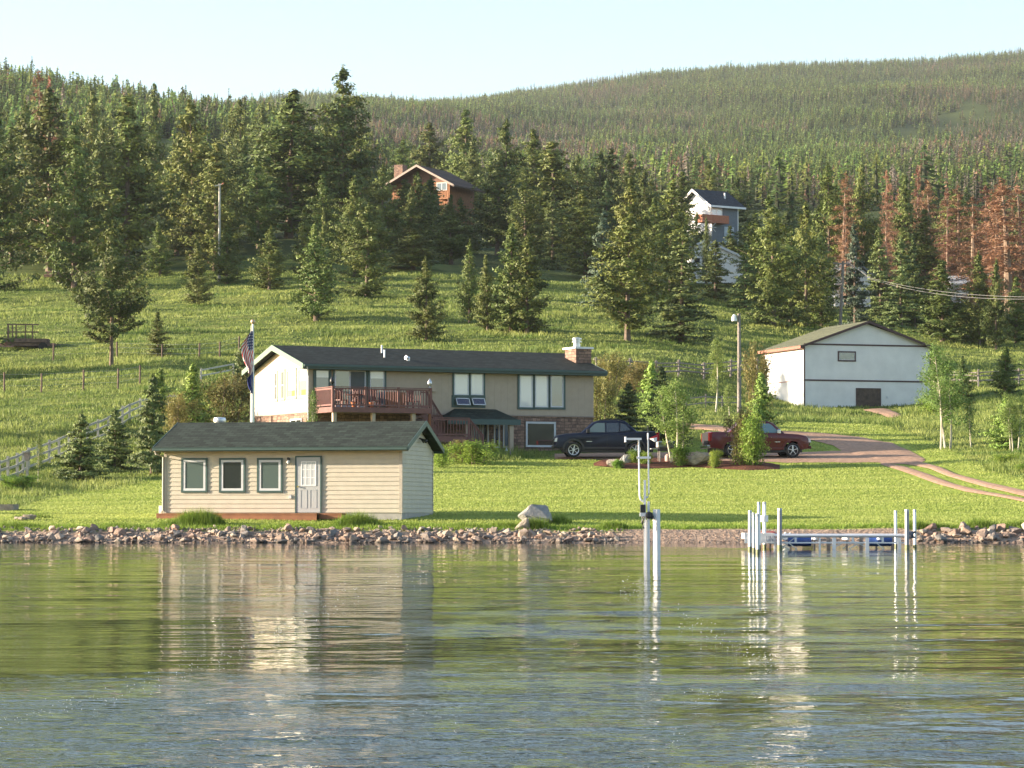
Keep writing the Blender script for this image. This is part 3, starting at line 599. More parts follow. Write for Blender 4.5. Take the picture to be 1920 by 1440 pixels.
# ------------------------------------------------------------ the brown house
HY = D2R(26.5); PH0 = at(579, 772, 155.0); zh = 3.55
PH = Plane((PH0[0], PH0[1], zh), HY); LH = PH.hit(1113, 740)[0]; WH = PH.side(478, 740, 0)[0]
print('house L,W', LH, WH)
zst = PH.hit(760, 776)[1]; zst = PH0[2]
hs_ = empty('house', (PH0[0], PH0[1], zh), HY, label='long two-storey tan house with dark green roof, stone base and red deck', cat='house')
zst -= zh
OV = .55
vt, zrt = PH.side(518.5, 646, -OV); zr = zrt-zh; ze = PH.hit(850, 694, -OV)[1]-zh+.16; ze = min(ze, zr-1.2); v0, v1 = -OV, WH+OV
print('house ridge v', vt, WH/2, 'stone', zst, 'eave', ze, 'ridge', zr)
zw = ze-.02+OV*(zr-ze)/(WH/2+OV)-.16
mb = MB(); mb.box(0, LH, 0, WH, zst, zw); mb.prism([(0, zw), (WH/2, zw+WH/2*(zr-ze)/(WH/2+OV)), (WH, zw)], .002, LH-.002, 'x'); wall = mb.build('wall', tan, hs_)
mb = MB()
k = 0
for x in np.arange(.2, LH, .405): mb.box(x, x+.012, -.006, .001, zst+.04, zw)
mb.build('siding_batten', tan, wall)
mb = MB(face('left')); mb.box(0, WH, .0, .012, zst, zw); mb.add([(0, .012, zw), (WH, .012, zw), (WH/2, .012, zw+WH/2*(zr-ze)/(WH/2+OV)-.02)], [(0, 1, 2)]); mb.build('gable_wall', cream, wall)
MB().box(.01, LH-.01, .01, WH-.01, -.6, zst-.02).build('basement_wall', stonem, hs_)
mb = MB(); mb.box(-.05, LH+.04, -.05, .02, zst-.05, zst+.02); mb.box(-.06, .0, .02, WH, zst-.05, zst+.02); mb.build('ledge', mat('ledge_stone', (.30, .24, .20), .8), hs_)
x0, x1 = -OV, LH+.55
roof = gable_roof(MB(), x0, x1, v0, v1, ze, zr, .14).build('roof', roofd, hs_)
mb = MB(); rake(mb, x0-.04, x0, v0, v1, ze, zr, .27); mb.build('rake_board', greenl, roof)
mb = MB(); rake(mb, x1, x1+.04, v0, v1, ze, zr, .24); mb.build('rake_board', green, roof)
MB().box(x0, x1, v0-.02, v0+.02, ze-.27, ze-.012).build('fascia', green, roof)
MB().box(x0, x1, v0-.13, v0-.022, ze-.16, ze-.03).build('gutter', green, roof, .01)
MB().box(x0, x1, v0+.02, -.01, ze-.28, ze-.25).build('soffit', green, roof)
mb = MB(face('left')); mb.box(-.5, WH+.5, .02, OV-.01, 0, .01)  # boxed eave under the rake
MB().tube([(-.38, v0-.08, ze-.16), (-.3, v0+.0, ze-.32), (-.06, -.07, ze-.62), (-.06, -.07, 0.2)], .04, 6).build('downspout', wgrey, roof)
def sp_z(v): return ze+(zr-ze)*(v-v0)/(WH/2-v0)
for px, py, v, r_, h_ in ((716, 662, 2.75, .055, .42), (721, 674, 1.55, .055, .42)):
    u, z = PH.hit(px, py, v); MB().tube([(u, v, sp_z(v)-.1), (u, v, sp_z(v)+h_)], r_, 8).build('vent_pipe', white, roof)
u, z = PH.hit(765, 677, .9); mb = MB().tube([(u, .9, sp_z(.9)-.05), (u+.02, .9, sp_z(.9)+.12), (u-.16, .86, sp_z(.9)+.16)], [.11, .11, .12], 10); mb.build('roof_vent', metal, roof)
# chimney
u, z = PH.hit(1089, 690, 1.6); ca0, _ = PH.hit(1080, 690, 1.35); cb0, zc_ = PH.hit(1109, 652, 1.35)
zct = zc_-zh
ch = MB().box(ca0, cb0, 1.35, 2.7, 2, zct-.08).build('chimney', stonem, roof)
hs_ch = ch
MB().box(ca0-.1, cb0+.1, 1.25, 2.8, zct-.08, zct+.03).build('cap', white, roof)
mb = MB().lathe([(.2, 0), (.2, .22), (.17, .22), (.17, .3), (.28, .3), (.28, .37), (.2, .39), (.2, .46), (.28, .46), (.28, .53), (.1, .58)], 16, ((ca0+cb0)/2-.1, 2.0, zct+.03)); mb.build('flue', metal, roof, smooth=True)
# front windows
def hw(px0, px1, py0, py1, **k):
    (a, zt), (b, zb_) = PH.hit(px0, py0), PH.hit(px1, py1); return window(hs_, fr, a, b, zb_-zh, zt-zh, **k)
mb = MB(fr); 
for p0, p1 in ((851, 878.5), (882, 906)): hw(p0, p1, 700, 741, tm=green, tw=.10, pm=blind, fm=wgrey, fw=.06)
for p0, p1 in ((853, 878.5), (883, 907)):
    (a, zt), (b, zb_) = PH.hit(p0, 746), PH.hit(p1, 760); zt -= zh; zb_ -= zh
    f = .05; M2 = lambda u, d, z, zt=zt: (u, -(.06+d+(zt-z)*.55), z); mb = MB(M2)
    mb.box(a, b, 0, .04, zt-f, zt); mb.box(a, b, 0, .04, zb_, zb_+f); mb.box(a, a+f, 0, .04, zb_, zt); mb.box(b-f, b, 0, .04, zb_, zt); aw = mb.build('awning_sash', wgrey, hs_)
    MB(M2).box(a+f, b-f, .012, .02, zb_+f, zt-f).build('pane', glass_mat('violet_glass', (.03, .025, .06)) if 'vg' not in MATS else MATS['vg'], aw)
(a, zt), (b, zb_) = PH.hit(849, 741), PH.hit(908.5, 765); MB(fr).box(a-.08, b+.05, .004, .02, zb_-zh, zt-zh).build('window_surround', green, hs_)
for p0, p1 in ((973.5, 998.5), (1002.5, 1027.5), (1031.5, 1056)): hw(p0, p1, 703, 764, tm=green, tw=.12, pm=blind if p0 < 1030 else glassb, fm=wgrey, fw=.07)
hw(986, 1041, 791, 838, tw=.02, tm=wgrey, fm=wgrey, pm=glassd, fw=.09)
hw(591, 617, 693, 757, tw=.12, pm=glassb, fm=green, fw=.05, shade=.2)
hw(693, 720, 695, 759, tw=.12, pm=glassb, fm=wgrey, fw=.05, shade=.2)
(a, zt), (b, zb_) = PH.hit(627, 693.5), PH.hit(685, 760); sl = window(hs_, fr, a, b, zb_-zh-.1, zt-zh, tw=.10, tm=green, fm=wgrey, pm=glassg, cols=2, fw=.07); sl.name = 'sliding_door'
MB(fr).box((a+b)/2+.02, b-.06, .046, .049, zb_-zh-.05, zt-zh-.07).build('screen', mat('screen', (.06, .07, .065), .6), sl)
(a, zt) = PH.hit(805, 714); MB(fr).box(a, a+.35, .02, .2, zt-zh-.6, zt-zh-.1).build('electric_box', tan, hs_)
# gable windows
lf = face('left')
def gw(px0, px1, py0, py1, **k):
    (a, zt), (b, zb_) = PH.side(px0, py0), PH.side(px1, py1); return window(hs_, lf, min(a, b), max(a, b), zb_-zh, zt-zh, **k)
gt = mat('sunlit_green', (.20, .28, .22), .5); shd = mat('roller_blind', (.72, .70, .66), .6)  # lit copy of the green trim, sunlight put into its colour
tn = mat('amber_interior', (.25, .15, .03), .5)  # flat amber colour for the chair backs in the panes
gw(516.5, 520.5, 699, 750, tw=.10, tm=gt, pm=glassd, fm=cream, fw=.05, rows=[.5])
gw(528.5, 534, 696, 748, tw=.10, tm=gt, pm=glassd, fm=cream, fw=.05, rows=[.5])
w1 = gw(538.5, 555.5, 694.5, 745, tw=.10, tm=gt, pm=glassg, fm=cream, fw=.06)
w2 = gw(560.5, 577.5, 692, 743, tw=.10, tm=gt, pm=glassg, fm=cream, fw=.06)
for w_, p0, p1, y0, y1 in ((w1, 541.5, 553.5, 697, 731), (w2, 563.5, 576, 695, 713)):
    (a, zt), (b, zb_) = PH.side(p0, y0), PH.side(p1, y1); MB(lf).box(min(a, b), max(a, b), .027, .031, zb_-zh, zt-zh).build('roller_blind', shd, w_)
for w_, p0, p1, y0, y1 in ((w1, 548, 553.5, 732.5, 742), (w2, 566, 574, 731, 740)):
    (a, zt), (b, zb_) = PH.side(p0, y0), PH.side(p1, y1); MB(lf).box(min(a, b), max(a, b), .027, .029, zb_-zh, zt-zh).build('chair_back', tn, w_)
gw(546, 566, 787, 797, tw=.04, tm=wgrey, pm=glassd, fm=wgrey, fw=.05, cols=2)
(a, zt) = PH.side(511, 790); MB(lf).tube([(a, .05, .6), (a, .06, zt-zh+.3)], .04, 6).build('pipe', oldw, hs_)

# deck
dv = -2.6
ud0, zdk = PH.hit(624, 762, dv); ud1, _ = PH.hit(808, 765, dv); zdk -= zh; zrail = PH.hit(700, 726.5, dv)[1]-zh
print('deck', ud0, ud1, zdk, zrail)
deck = MB().box(ud0, ud1, dv, -.02, zdk-.09, zdk-.03).build('deck', redwood, hs_)
mb = MB(); mb.box(ud0-.02, ud1+.02, dv-.05, dv, zdk-.30, zdk-.01); mb.box(ud0-.05, ud0-.0, dv, -.02, zdk-.30, zdk-.01); mb.box(ud1, ud1+.04, dv, -.02, zdk-.3, zdk-.01); mb.build('rim_board', redwood, deck)
def railing(mb, p, q, h=1.0, sp=.145, posts=True, bal=.035):
    p = Vector(p); q = Vector(q); d = q-p; n = max(1, int(d.length/sp)); up = Vector((0, 0, 1))
    mb.beam(p+up*h, q+up*h, .13, .04); mb.beam(p+up*(h-.09), q+up*(h-.09), .04, .08); mb.beam(p+up*.1, q+up*.1, .04, .08)
    for i in range(n+1):
        b = p+d*i/n; mb.beam(b+up*.1, b+up*(h-.05), bal, bal)
mb = MB(); railing(mb, (ud0, dv+.02, zdk), (ud1, dv+.02, zdk), zrail-zdk); railing(mb, (ud0+.02, dv+.02, zdk), (ud0+.02, -.1, zdk), zrail-zdk); mb.build('railing', redwood, deck)
for u in np.linspace(ud0, ud1, 4): MB().box(u-.055, u+.055, dv-.04, dv+.07, zdk-.1, zrail+.04).build('rail_post', redwood, deck)
for px in (627, 700, 775): u, _ = PH.hit(px, 780, dv+.15); MB().box(u-.1, u+.1, dv+.08, dv+.28, -.5, zdk-.3).build('deck_post', tan, deck)
u, _ = PH.hit(805.5, 780, dv+.15); MB().box(u-.06, u+.06, dv+.08, dv+.2, -.5, zdk-.3).build('deck_post', rustw, deck)
for px in (623, 806):
    u, z = PH.hit(px, 722, dv); mb = MB().lathe([(.05, 0), (.08, .02), (.03, .08), (.11, .17), (.13, .27), (.10, .38), (.05, .46), (.01, .52)], 10, (u, dv+.02, zrail+.03)); mb.build('post_lamp', black if px < 700 else metal, deck, smooth=True)
# stairs: upper flight along the wall, landing, lower flight
us1, zs1 = PH.hit(858, 818, -1.0); us1 = max(us1, ud1+1.6); zl = PH.hit(835, 818, dv)[1]-zh; ul0, _ = PH.hit(811, 800, dv); ul1, _ = PH.hit(861, 800, dv); ue, _ = PH.hit(905, 850, dv)
ul1 = max(ul1, us1-.1); zg = PH.hit(905, 850, dv)[1]-zh
mb = MB(); n = 8
for i in range(n):
    f = (i+.5)/n; mb.box(ud1+(ul1-ud1-.9)*i/n, ud1+(ul1-ud1-.9)*(i+1)/n+.03, -1.25, -.25, zdk-(zdk-zl)*f-.04, zdk-(zdk-zl)*f)
mb.beam((ud1, -1.27, zdk-.15), (ul1-.9, -1.27, zl-.1), .05, .28); mb.build('stair_flight', redwood, deck)
mb = MB(); railing(mb, (ud1+.35, -1.27, zdk-.02), (ul1-.9, -1.27, zl), 1.0); railing(mb, (ud1, -1.27, zdk), (ud1+.35, -1.27, zdk), 1.0); mb.build('stair_railing', redwood, deck)
mb = MB(); mb.box(ul0, ul1, dv, -.25, zl-.08, zl); mb.box(ul0, ul1, dv-.04, dv, zl-.3, zl); mb.build('landing', redwood, deck)
mb = MB(); railing(mb, (ul0, dv, zl), (ul1, dv, zl), 1.0, .17); mb.build('landing_railing', redwood, deck)
mb = MB(); n = 9
for i in range(n):
    f = (i+.5)/n; mb.box(ul1+(ue-ul1)*i/n, ul1+(ue-ul1)*(i+1)/n+.03, dv, dv+1.0, zl-(zl-zg)*f-.04, zl-(zl-zg)*f)
mb.beam((ul1, dv-.02, zl-.15), (ue, dv-.02, zg-.05), .05, .28); mb.beam((ul1, dv+1.02, zl-.15), (ue, dv+1.02, zg-.05), .05, .28); mb.build('stair_flight', redwood, deck)
mb = MB(); railing(mb, (ul1, dv-.02, zl), (ue, dv-.02, zg), 1.0, .2, bal=.05); mb.beam((ue, dv-.02, zg-.2), (ue, dv-.02, zg+1.02), .09, .09); mb.beam((ul1, dv-.02, zl-.3), (ul1, dv-.02, zl+1.02), .09, .09); mb.build('stair_railing', redwood, deck)
for u in (ul0+.1, ul1-.1): MB().box(u-.06, u+.06, dv+.02, dv+.14, -.5, zl-.3).build('landing_post', oldw, deck)
# porch
pv = -1.7; pe0, zpe = PH.hit(868, 786, pv); pe1, _ = PH.hit(975, 786, pv); zpe -= zh; zpr = PH.hit(900, 767, 0)[1]-zh
a_, _ = PH.hit(852, 767); b_, _ = PH.hit(929, 767)
mb = MB(); pe0 = pe0-.9
mb.add([(pe0, pv, zpe), (pe1, pv, zpe), (pe1+.0, -.02, zpe+.12), (b_, -.02, zpr), (a_, -.02, zpr), (pe0, pv, zpe-.14), (pe1, pv, zpe-.14), (pe1, -.02, zpe-.02), (pe0, -.02, zpe-.02)],
       [(0, 1, 2, 3, 4), (5, 8, 7, 6), (0, 5, 6, 1), (1, 6, 7, 2), (0, 4, 8, 5), (2, 7, 8, 4, 3)])
pr2 = mb.build('porch_roof', roofg, hs_)
MB().box(pe0, pe1+.03, pv-.04, pv-.001, zpe-.28, zpe+.02).build('porch_fascia', green, pr2)
for px in (958, 876): u, _ = PH.hit(px, 800, pv+.2); MB().box(u-.12, u+.12, pv+.1, pv+.32, -.5, zpe-.14).build('porch_column', tan, pr2)
MB().box(pe0-.2, pe1+.2, pv-.5, -.02, -.2, PH.hit(930, 856, pv)[1]-zh).build('porch_slab', concrete, hs_)
for p0, p1, y0, y1, pm in ((884, 900, 795, 836, glassg), (905, 914, 793, 836, glassd), (927, 935, 793, 838, glassd), (944, 954, 795, 838, glassb)): hw(p0, p1, y0, y1, tw=.05, tm=wgrey, fm=tan, pm=pm, fw=.05)
# things on the deck and porch
def Wp(u, v, z): p = (PH0[0]+u*math.cos(HY)-v*math.sin(HY), PH0[1]+u*math.sin(HY)+v*math.cos(HY), zh+z); return p
def deck_chair(px, lab, mt):
    u, _ = PH.hit(px, 745, -1.5); e = empty('deck_chair', Wp(u, -1.5, zdk-.03), HY+.3*(px % 3), label=lab, cat='chair')
    MB().box(-.26, .26, -.25, .25, .40, .45).build('seat', mt, e); mb = MB()
    for k in range(5): mb.box(-.24+.1*k, -.17+.1*k, .22, .26, .45, 1.0)
    mb.box(-.26, .26, .21, .27, .95, 1.03); mb.build('backrest', mt, e)
    for x in (-.22, .22):
        for y in (-.21, .21): MB().box(x-.025, x+.025, y-.025, y+.025, 0, .40).build('leg', mt, e)
redch = mat('dark_red_paint', (.14, .03, .025), .5)
for px, lb in ((640, 'dark red chair behind the left part of the deck railing'), (673, 'dark red chair beside the sliding door on the deck'), (702, 'dark red chair right of the sliding door on the deck'), (775, 'dark red chair at the right end of the deck')): deck_chair(px, lb, redch)
u, _ = PH.hit(658, 745, -1.3); e = empty('patio_table', Wp(u, -1.9, zdk-.03), HY, label='round dark patio table on the deck in front of the sliding door', cat='table')
MB().lathe([(.55, .68), (.56, .70), (.55, .72)], 20).build('tabletop', redch, e); MB().lathe([(.25, 0), (.05, .05), (.04, .68)], 12).build('pedestal', redch, e)
for px, lb in ((663, 'orange clay pot on the deck below the sliding door'), (697, 'orange clay pot on the deck near the second rail post')):
    u, _ = PH.hit(px, 755, -2.3); tag(MB().lathe([(.09, 0), (.14, .24), (.16, .24), (.16, .30), (.02, .30)], 14).build('flower_pot', mat('terracotta', (.45, .15, .05), .8), None, smooth=True), lb, 'flower pot').location = Wp(u, -2.3, zdk-.03)
u, _ = PH.hit(743, 745, -.6); MBx = MB().box(-.5, .5, -.2, .2, 0, .95).build('storage_cabinet', rustw, None, .02); MBx.location = Wp(u, -.5, zdk-.03); MBx.rotation_euler = (0, 0, HY); tag(MBx, 'brown wooden cabinet on the deck against the tan wall', 'cabinet')
zps = PH.hit(930, 856, pv)[1]-zh
u, _ = PH.hit(949.5, 852, pv-.4); j = tag(MB().lathe([(.11, 0), (.125, .03), (.125, .28), (.06, .38), (.035, .40), (.035, .46)], 12).build('plastic_jug', mat('jug_white', (.75, .75, .8), .4), None, smooth=True), 'white plastic jug with a blue label at the porch column', 'jug'); j.location = Wp(u, pv-.4, zps)
lb_ = MB().lathe([(.128, .08), (.128, .22)], 12).build('label_band', mat('blue_label', (.05, .08, .4), .5), j)
u, _ = PH.hit(959, 852, pv-.45); tag(MB().lathe([(.12, 0), (.16, .26), (.17, .28)], 12).build('planter', concrete, None), 'grey planter right of the white jug at the porch column', 'planter').location = Wp(u, pv-.4, zps)

# ------------------------------------------------------------ white barn
NY = D2R(18); N0 = at(1507.5, 712, 219.0)
zn = gz(N0[0]+2, N0[1]+1)-.6; PN = Plane((N0[0], N0[1], zn), NY); LN = PN.hit(1744.5, 700)[0]; WN = PN.side(1433.5, 700)[0]
print('barn', LN, WN)
bn = empty('barn', (N0[0], N0[1], zn), NY, label='white lap-sided barn with olive roof and dark brown trim on the bank', cat='barn')
z1 = PN.hit(1510, 645)[1]-zn; zmid = PN.hit(1510, 712.5)[1]-zn
ua_, zap = PN.hit(1622, 601, -.35); zap -= zn; zap_w = zap-.25
lapw = mat('white_lap', (.73, .715, .68), .6, var=.08, scale=.8)
mb = MB(); mb.box(0, LN, 0, WN, 0, z1); mb.prism([(0, z1), (LN, z1), (LN/2, zap_w)], 0.004, WN-.004, 'y'); wall = mb.build('wall', lapw, bn)
laps(fr, 0, LN, .1, z1, .135, .02).build('siding', lapw, wall)
laps(fr, 0, LN, z1, zap_w-.02, .135, .02, cut=lambda z: ((z-z1)*LN/2/(zap_w-z1), LN-(z-z1)*LN/2/(zap_w-z1))).build('siding', lapw, wall)
laps(lf, 0, WN, .1, z1, .135, .02).build('siding', lapw, wall)
brn = mat('brown_trim', (.07, .035, .035), .6)
redf = mat('red_fascia', (.32, .12, .08), .6)
mb = MB(fr); mb.box(-.02, LN+.02, .021, .05, z1-.06, z1+.06); mb.box(-.02, LN+.02, .021, .05, zmid-.06, zmid+.06); mb.box(-.04, .07, .021, .045, .1, z1-.06); mb.box(LN-.07, LN+.03, .021, .045, .1, z1-.06)
mb.build('trim', brn, wall)
mb = MB(lf); mb.box(0, WN, .021, .04, zmid-.03, zmid+.03); mb.box(WN-.1, WN+.02, .021, .05, .1, z1); mb.build('trim', redf, wall)
# roof, ridge runs front to back
mb = MB(); ov = .42; k_ = (zap-z1)/(LN/2); zeb = zap-k_*(LN/2+ov)
mb.prism([(-ov, zeb), (LN/2, zap), (LN+ov, zeb), (LN+ov, zeb-.1), (LN/2, zap-.1), (-ov, zeb-.1)], -.34, WN+.3, 'y')
m2 = shingles('olive_shingles2', (.135, .14, .085), 1.0, .15); roof = mb.build('roof', m2, bn)
mb = MB(); mb.prism([(-ov, zeb+.01), (LN/2, zap+.012), (LN+ov, zeb+.01), (LN+ov, zeb-.17), (LN/2, zap-.2), (-ov, zeb-.17)], -.38, -.34, 'y'); mb.build('rake_board', brn, roof)
MB().box(-ov-.03, -ov, -.38, WN+.3, zeb-.2, zeb+.005).build('fascia', redf, roof)
MB().box(-ov, 0, -.34, WN+.28, zeb-.2, zeb-.18).build('soffit', redf, roof)
(a, zt), (b, zb_) = PN.hit(1573, 661), PN.hit(1602, 675.5); window(bn, fr, a, b, zb_-zn, zt-zn, tw=.11, tm=brn, fm=wgrey, pm=glassb, fw=.03)
(a, zt), (b, zb_) = PN.hit(1606, 729), PN.hit(1650, 768)
mb = MB(fr); zt -= zn; zb_ -= zn; mb.box(a-.07, a, .021, .06, zb_, zt+.06); mb.box(b, b+.07, .021, .06, zb_, zt+.06); mb.box(a, b, .021, .06, zt, zt+.06); mb.build('door_frame', brn, bn)
dbn = mat('old_brown_door', (.085, .06, .045), .8, var=.4, scale=3); mb = MB(fr)
for i in range(10): c = a+(b-a)*i/10; mb.box(c+.005, c+(b-a)/10-.005, .018, .04, zb_, zt)
mb.build('door', dbn, bn)
u, z = PN.hit(1663, 745); MB(fr).box(u-.06, u+.06, .02, .06, z-zn-.08, z-zn+.08).build('outlet_box', wgrey, bn)

# ------------------------------------------------------------ log house among the trees
def far_house(name, label, px, py, D, yaw, zdrop): pass
G0 = at(843, 356, 470.0); GY = D2R(-26)       # its right front corner
lg = empty('log_house', (G0[0], G0[1], G0[2]-4.0), GY, label='orange-brown wooden house with stone chimney half hidden by pines on the slope', cat='house')
PG = Plane((G0[0], G0[1], G0[2]-4.0), GY); zg0 = G0[2]-4.0
cedar = mat('cedar_boards', (.30, .125, .05), .7, var=.2, scale=2); cedd = mat('cedar_dark', (.17, .08, .05), .7, var=.2)
LG = -PG.hit(735, 340)[0]; ztop = PG.hit(850, 338)[1]-zg0; uap, zap = PG.hit(792, 311); zap -= zg0
mb = MB(); mb.box(-LG, 0, 0, 9, -3, ztop); mb.prism([(-LG, ztop), (0, ztop), (uap, zap-.3)], .01, 8.99, 'y'); wall = mb.build('wall', cedar, lg)
mb = MB(fr)
for x in np.arange(-LG, 0, .45): mb.box(x, x+.05, 0, .03, -3, ztop)
mb.build('batten', cedar, wall)
mb = MB(fr); a, _ = PG.hit(822, 340); mb.add([(-LG, .035, ztop-.1), (0, .035, ztop-.1), (uap, .035, zap-.35)], [(0, 1, 2)]); mb.build('gable_shade', cedd, wall)  # darker cedar triangle paints the roof overhang's shade onto the upper gable
mb = MB(); sl_ = (zap-ztop)/(-uap); xr, xl = 1.9, -LG-1.2; zl_ = zap-sl_*(uap-xl)*.95; zr_ = zap-sl_*(xr-uap)
mb.prism([(xl, zl_), (uap, zap), (xr, zr_), (xr, zr_-.3), (uap, zap-.32), (xl, zl_-.3)], -2.1, 9.5, 'y'); roof = mb.build('roof', shingles('brown_shingles', (.11, .075, .06), 1), lg)
mb = MB(); mb.prism([(xl, zl_+.02), (uap, zap+.02), (xr, zr_+.02), (xr, zr_-.34), (uap, zap-.36), (xl, zl_-.34)], -2.16, -2.1, 'y'); mb.build('rake_board', mat('pale_rake', (.34, .26, .21), .6), roof)
(a, zt) = PG.hit(741, 311, 3); (b, _) = PG.hit(757, 311, 3); MB().box(a, b, 2.6, 4.2, -1, zt-zg0+.1).build('chimney', stonem, lg)
def lw(P_, root, z_, M_, p0, p1, y0, y1, **k):
    (a, zt), (b, zb_) = P_.hit(p0, y0), P_.hit(p1, y1); return window(root, M_, a, b, zb_-z_, zt-z_, **k)
lw(PG, lg, zg0, lambda u, d, z: (u, -d-.02, z), 819, 838, 343, 357, tw=.12, tm=mat('tan_trim', (.45, .3, .2), .6), fm=wgrey, pm=glassb, cols=2, fw=.12)
a, zt = PG.hit(820, 371, -1.6); b, _ = PG.hit(841, 371, -1.6); zt -= zg0; mb = MB(); mb.box(a, b, -1.7, -.02, zt-.25, zt); railing(mb, (a, -1.7, zt), (b, -1.7, zt), 1.15, .35, bal=.12); mb.build('balcony', cedar, lg)
mb = MB()
for x in (a+.1, b-.1): mb.box(x-.1, x+.1, -1.6, -1.4, zt-3.6, zt-.25)
mb.build('balcony_post', cedd, lg)

# ------------------------------------------------------------ white-gabled house on the right
K0 = at(1335, 386, 440.0); KY = D2R(35); zk = K0[2]-6.2; PK = Plane((K0[0], K0[1], zk), KY)
kh = empty('hillside_house', (K0[0], K0[1], zk), KY, label='blue-grey house with white gable and orange deck among the trees on the right', cat='house')
bluew = mat('slate_siding', (.13, .155, .18), .7); LK = PK.hit(1384, 400)[0]; WK = 7.5; zek = PK.hit(1336, 386)[1]-zk; zrk = zek+PK.side(1302, 364, -.6)[1]*0+2.6
mb = MB(); mb.box(0, LK, 0, WK, -3, zek); wall = mb.build('wall', bluew, kh)
mb = MB(lf); mb.box(0, WK, 0, .03, 1.6, zek); mb.add([(0, .03, zek), (WK, .03, zek), (WK/2, .03, zrk-.1)], [(0, 1, 2)]); mb.build('gable_wall', white, wall)
roof = gable_roof(MB(), -.9, LK+.9, -.8, WK+.8, zek, zrk+.3, .2).build('roof', shingles('slate_shingles', (.055, .06, .072), 2), kh)
mb = MB(); rake(mb, -.96, -.9, -.8, WK+.8, zek, zrk+.3, .35); mb.box(-.9, LK+.9, -.86, -.8, zek-.28, zek+.02); mb.build('fascia', white, roof)
for px, yt, v in ((1307, 357, 3.6), (1359, 362, 1.6)): u, z = PK.hit(px, yt, v); MB().tube([(u, v, zek), (u, v, z-zk)], .14, 8).build('vent_pipe', white, roof)
lw(PK, kh, zk, fr, 1334, 1353, 391, 404, tw=.1, tm=white, fm=white, pm=blind, cols=2, fw=.08)
a, zt = PK.hit(1316, 413, -1.6); b, _ = PK.hit(1366, 413, -1.6); zt -= zk; mb = MB(); mb.box(a, b, -1.7, -.02, zt-.25, zt-.02); mb.box(a, b, -1.72, -1.66, zt, zt+.95); mb.box(a, a+.06, -1.66, 0, zt, zt+.95); mb.build('deck', mat('orange_deck', (.40, .13, .06), .7), kh)
mb = MB(fr); mb.box(LK-.12, LK+.03, 0, .03, -3, zek); mb.build('corner_board', white, kh)
mb = MB(fr); (a, z_), (b, z2) = PK.hit(1358, 425), PK.hit(1376, 460); mb.box(a, b, 0, .04, z2-zk, z_-zk); mb.build('lower_wall', mat('pale_blue', (.45, .5, .54), .6), kh)

# low white house in front of it, with its aerial
Q0 = at(1300, 480, 372.0); QY = D2R(4); zq = Q0[2]-1.5; PQ = Plane((Q0[0], Q0[1], zq), QY)
qh = empty('low_house', (Q0[0], Q0[1], zq), QY, label='low white gabled house under the blue-grey one, behind dark spruces', cat='house')
ur_, zq1 = PQ.hit(1338, 463); uap, zqa = PQ.hit(1322, 449); ul_ = 2*uap-ur_-.5; ur2, zr2 = PQ.hit(1394, 483)
zq1 -= zq; zqa -= zq; zr2 -= zq
mb = MB(); mb.prism([(ul_, -2), (ur2, -2), (ur2, zr2-.2), (uap, zqa-.2), (ul_, zq1-.2)], 0, 6, 'y'); mb.build('wall', white, qh)
mb = MB(); mb.prism([(ul_-.8, zq1-.25), (uap, zqa), (ur2+.5, zr2-.1), (ur2+.5, zr2-.4), (uap, zqa-.3), (ul_-.8, zq1-.55)], -.6, 6.5, 'y'); mb.build('roof', wgrey, qh)
lw(PQ, qh, zq, fr, 1301, 1313, 483, 494, tw=.06, tm=white, fm=white, pm=glassd, fw=.05); lw(PQ, qh, zq, fr, 1316, 1326, 483, 494, tw=.06, tm=white, fm=white, pm=glassd, fw=.05)
u, z = PQ.hit(1329, 441, 2); MB().tube([(u, 2, zqa-1), (u, 2, z-zq)], .13, 8).build('vent_pipe', white, qh)
u, z = PQ.hit(1323, 426, 1); z -= zq
mb = MB().tube([(u, 1, zqa-.3), (u, 1, z+.5)], .035, 6); mb.beam((u-1.2, 1, z), (u+1.4, 1, z), .05, .05)
for i, x in enumerate(np.linspace(-1.1, .7, 9)): mb.beam((u+x, .3, z), (u+x, 1.7, z), .03, .03)
mb.beam((u+.8, 1, z), (u+1.3, 1, z+.55), .04, .04); mb.beam((u+.8, 1, z), (u+1.3, 1, z-.55), .04, .04); mb.build('tv_antenna', metal, qh)

# white cottage behind the blue spruce
C0 = at(1566, 575, 352.0); PC = Plane((C0[0], C0[1], C0[2]), D2R(10)); cz = C0[2]
co = empty('cottage', tuple(C0), D2R(10), label='white cottage glimpsed through the drooping blue spruce above the barn', cat='house')
ur_, _ = PC.hit(1632, 575); uap, zc_ = PC.hit(1602, 492); zc_ -= cz; zev = PC.hit(1630, 518)[1]-cz
mb = MB(); mb.prism([(0, -1), (ur_, -1), (ur_, zev), (uap, zc_), (0, zev)], 0, 7, 'y'); mb.build('wall', white, co)
mb = MB(); mb.prism([(-.6, zev-.3), (uap, zc_+.15), (ur_+.6, zev-.3), (ur_+.6, zev-.1), (uap, zc_+.4), (-.6, zev-.1)], -.5, 7.5, 'y'); mb.build('roof', mat('slate_roof', (.16, .17, .18), .8), co)
lw(PC, co, cz, fr, 1606, 1613, 545, 556, tw=.06, tm=wgrey, fm=white, pm=glassd, fw=.05)
u, z = PC.hit(1604, 478, 3); MB().tube([(u, 3, zc_-1), (u, 3, z-cz)], .1, 8).build('vent_pipe', white, co)
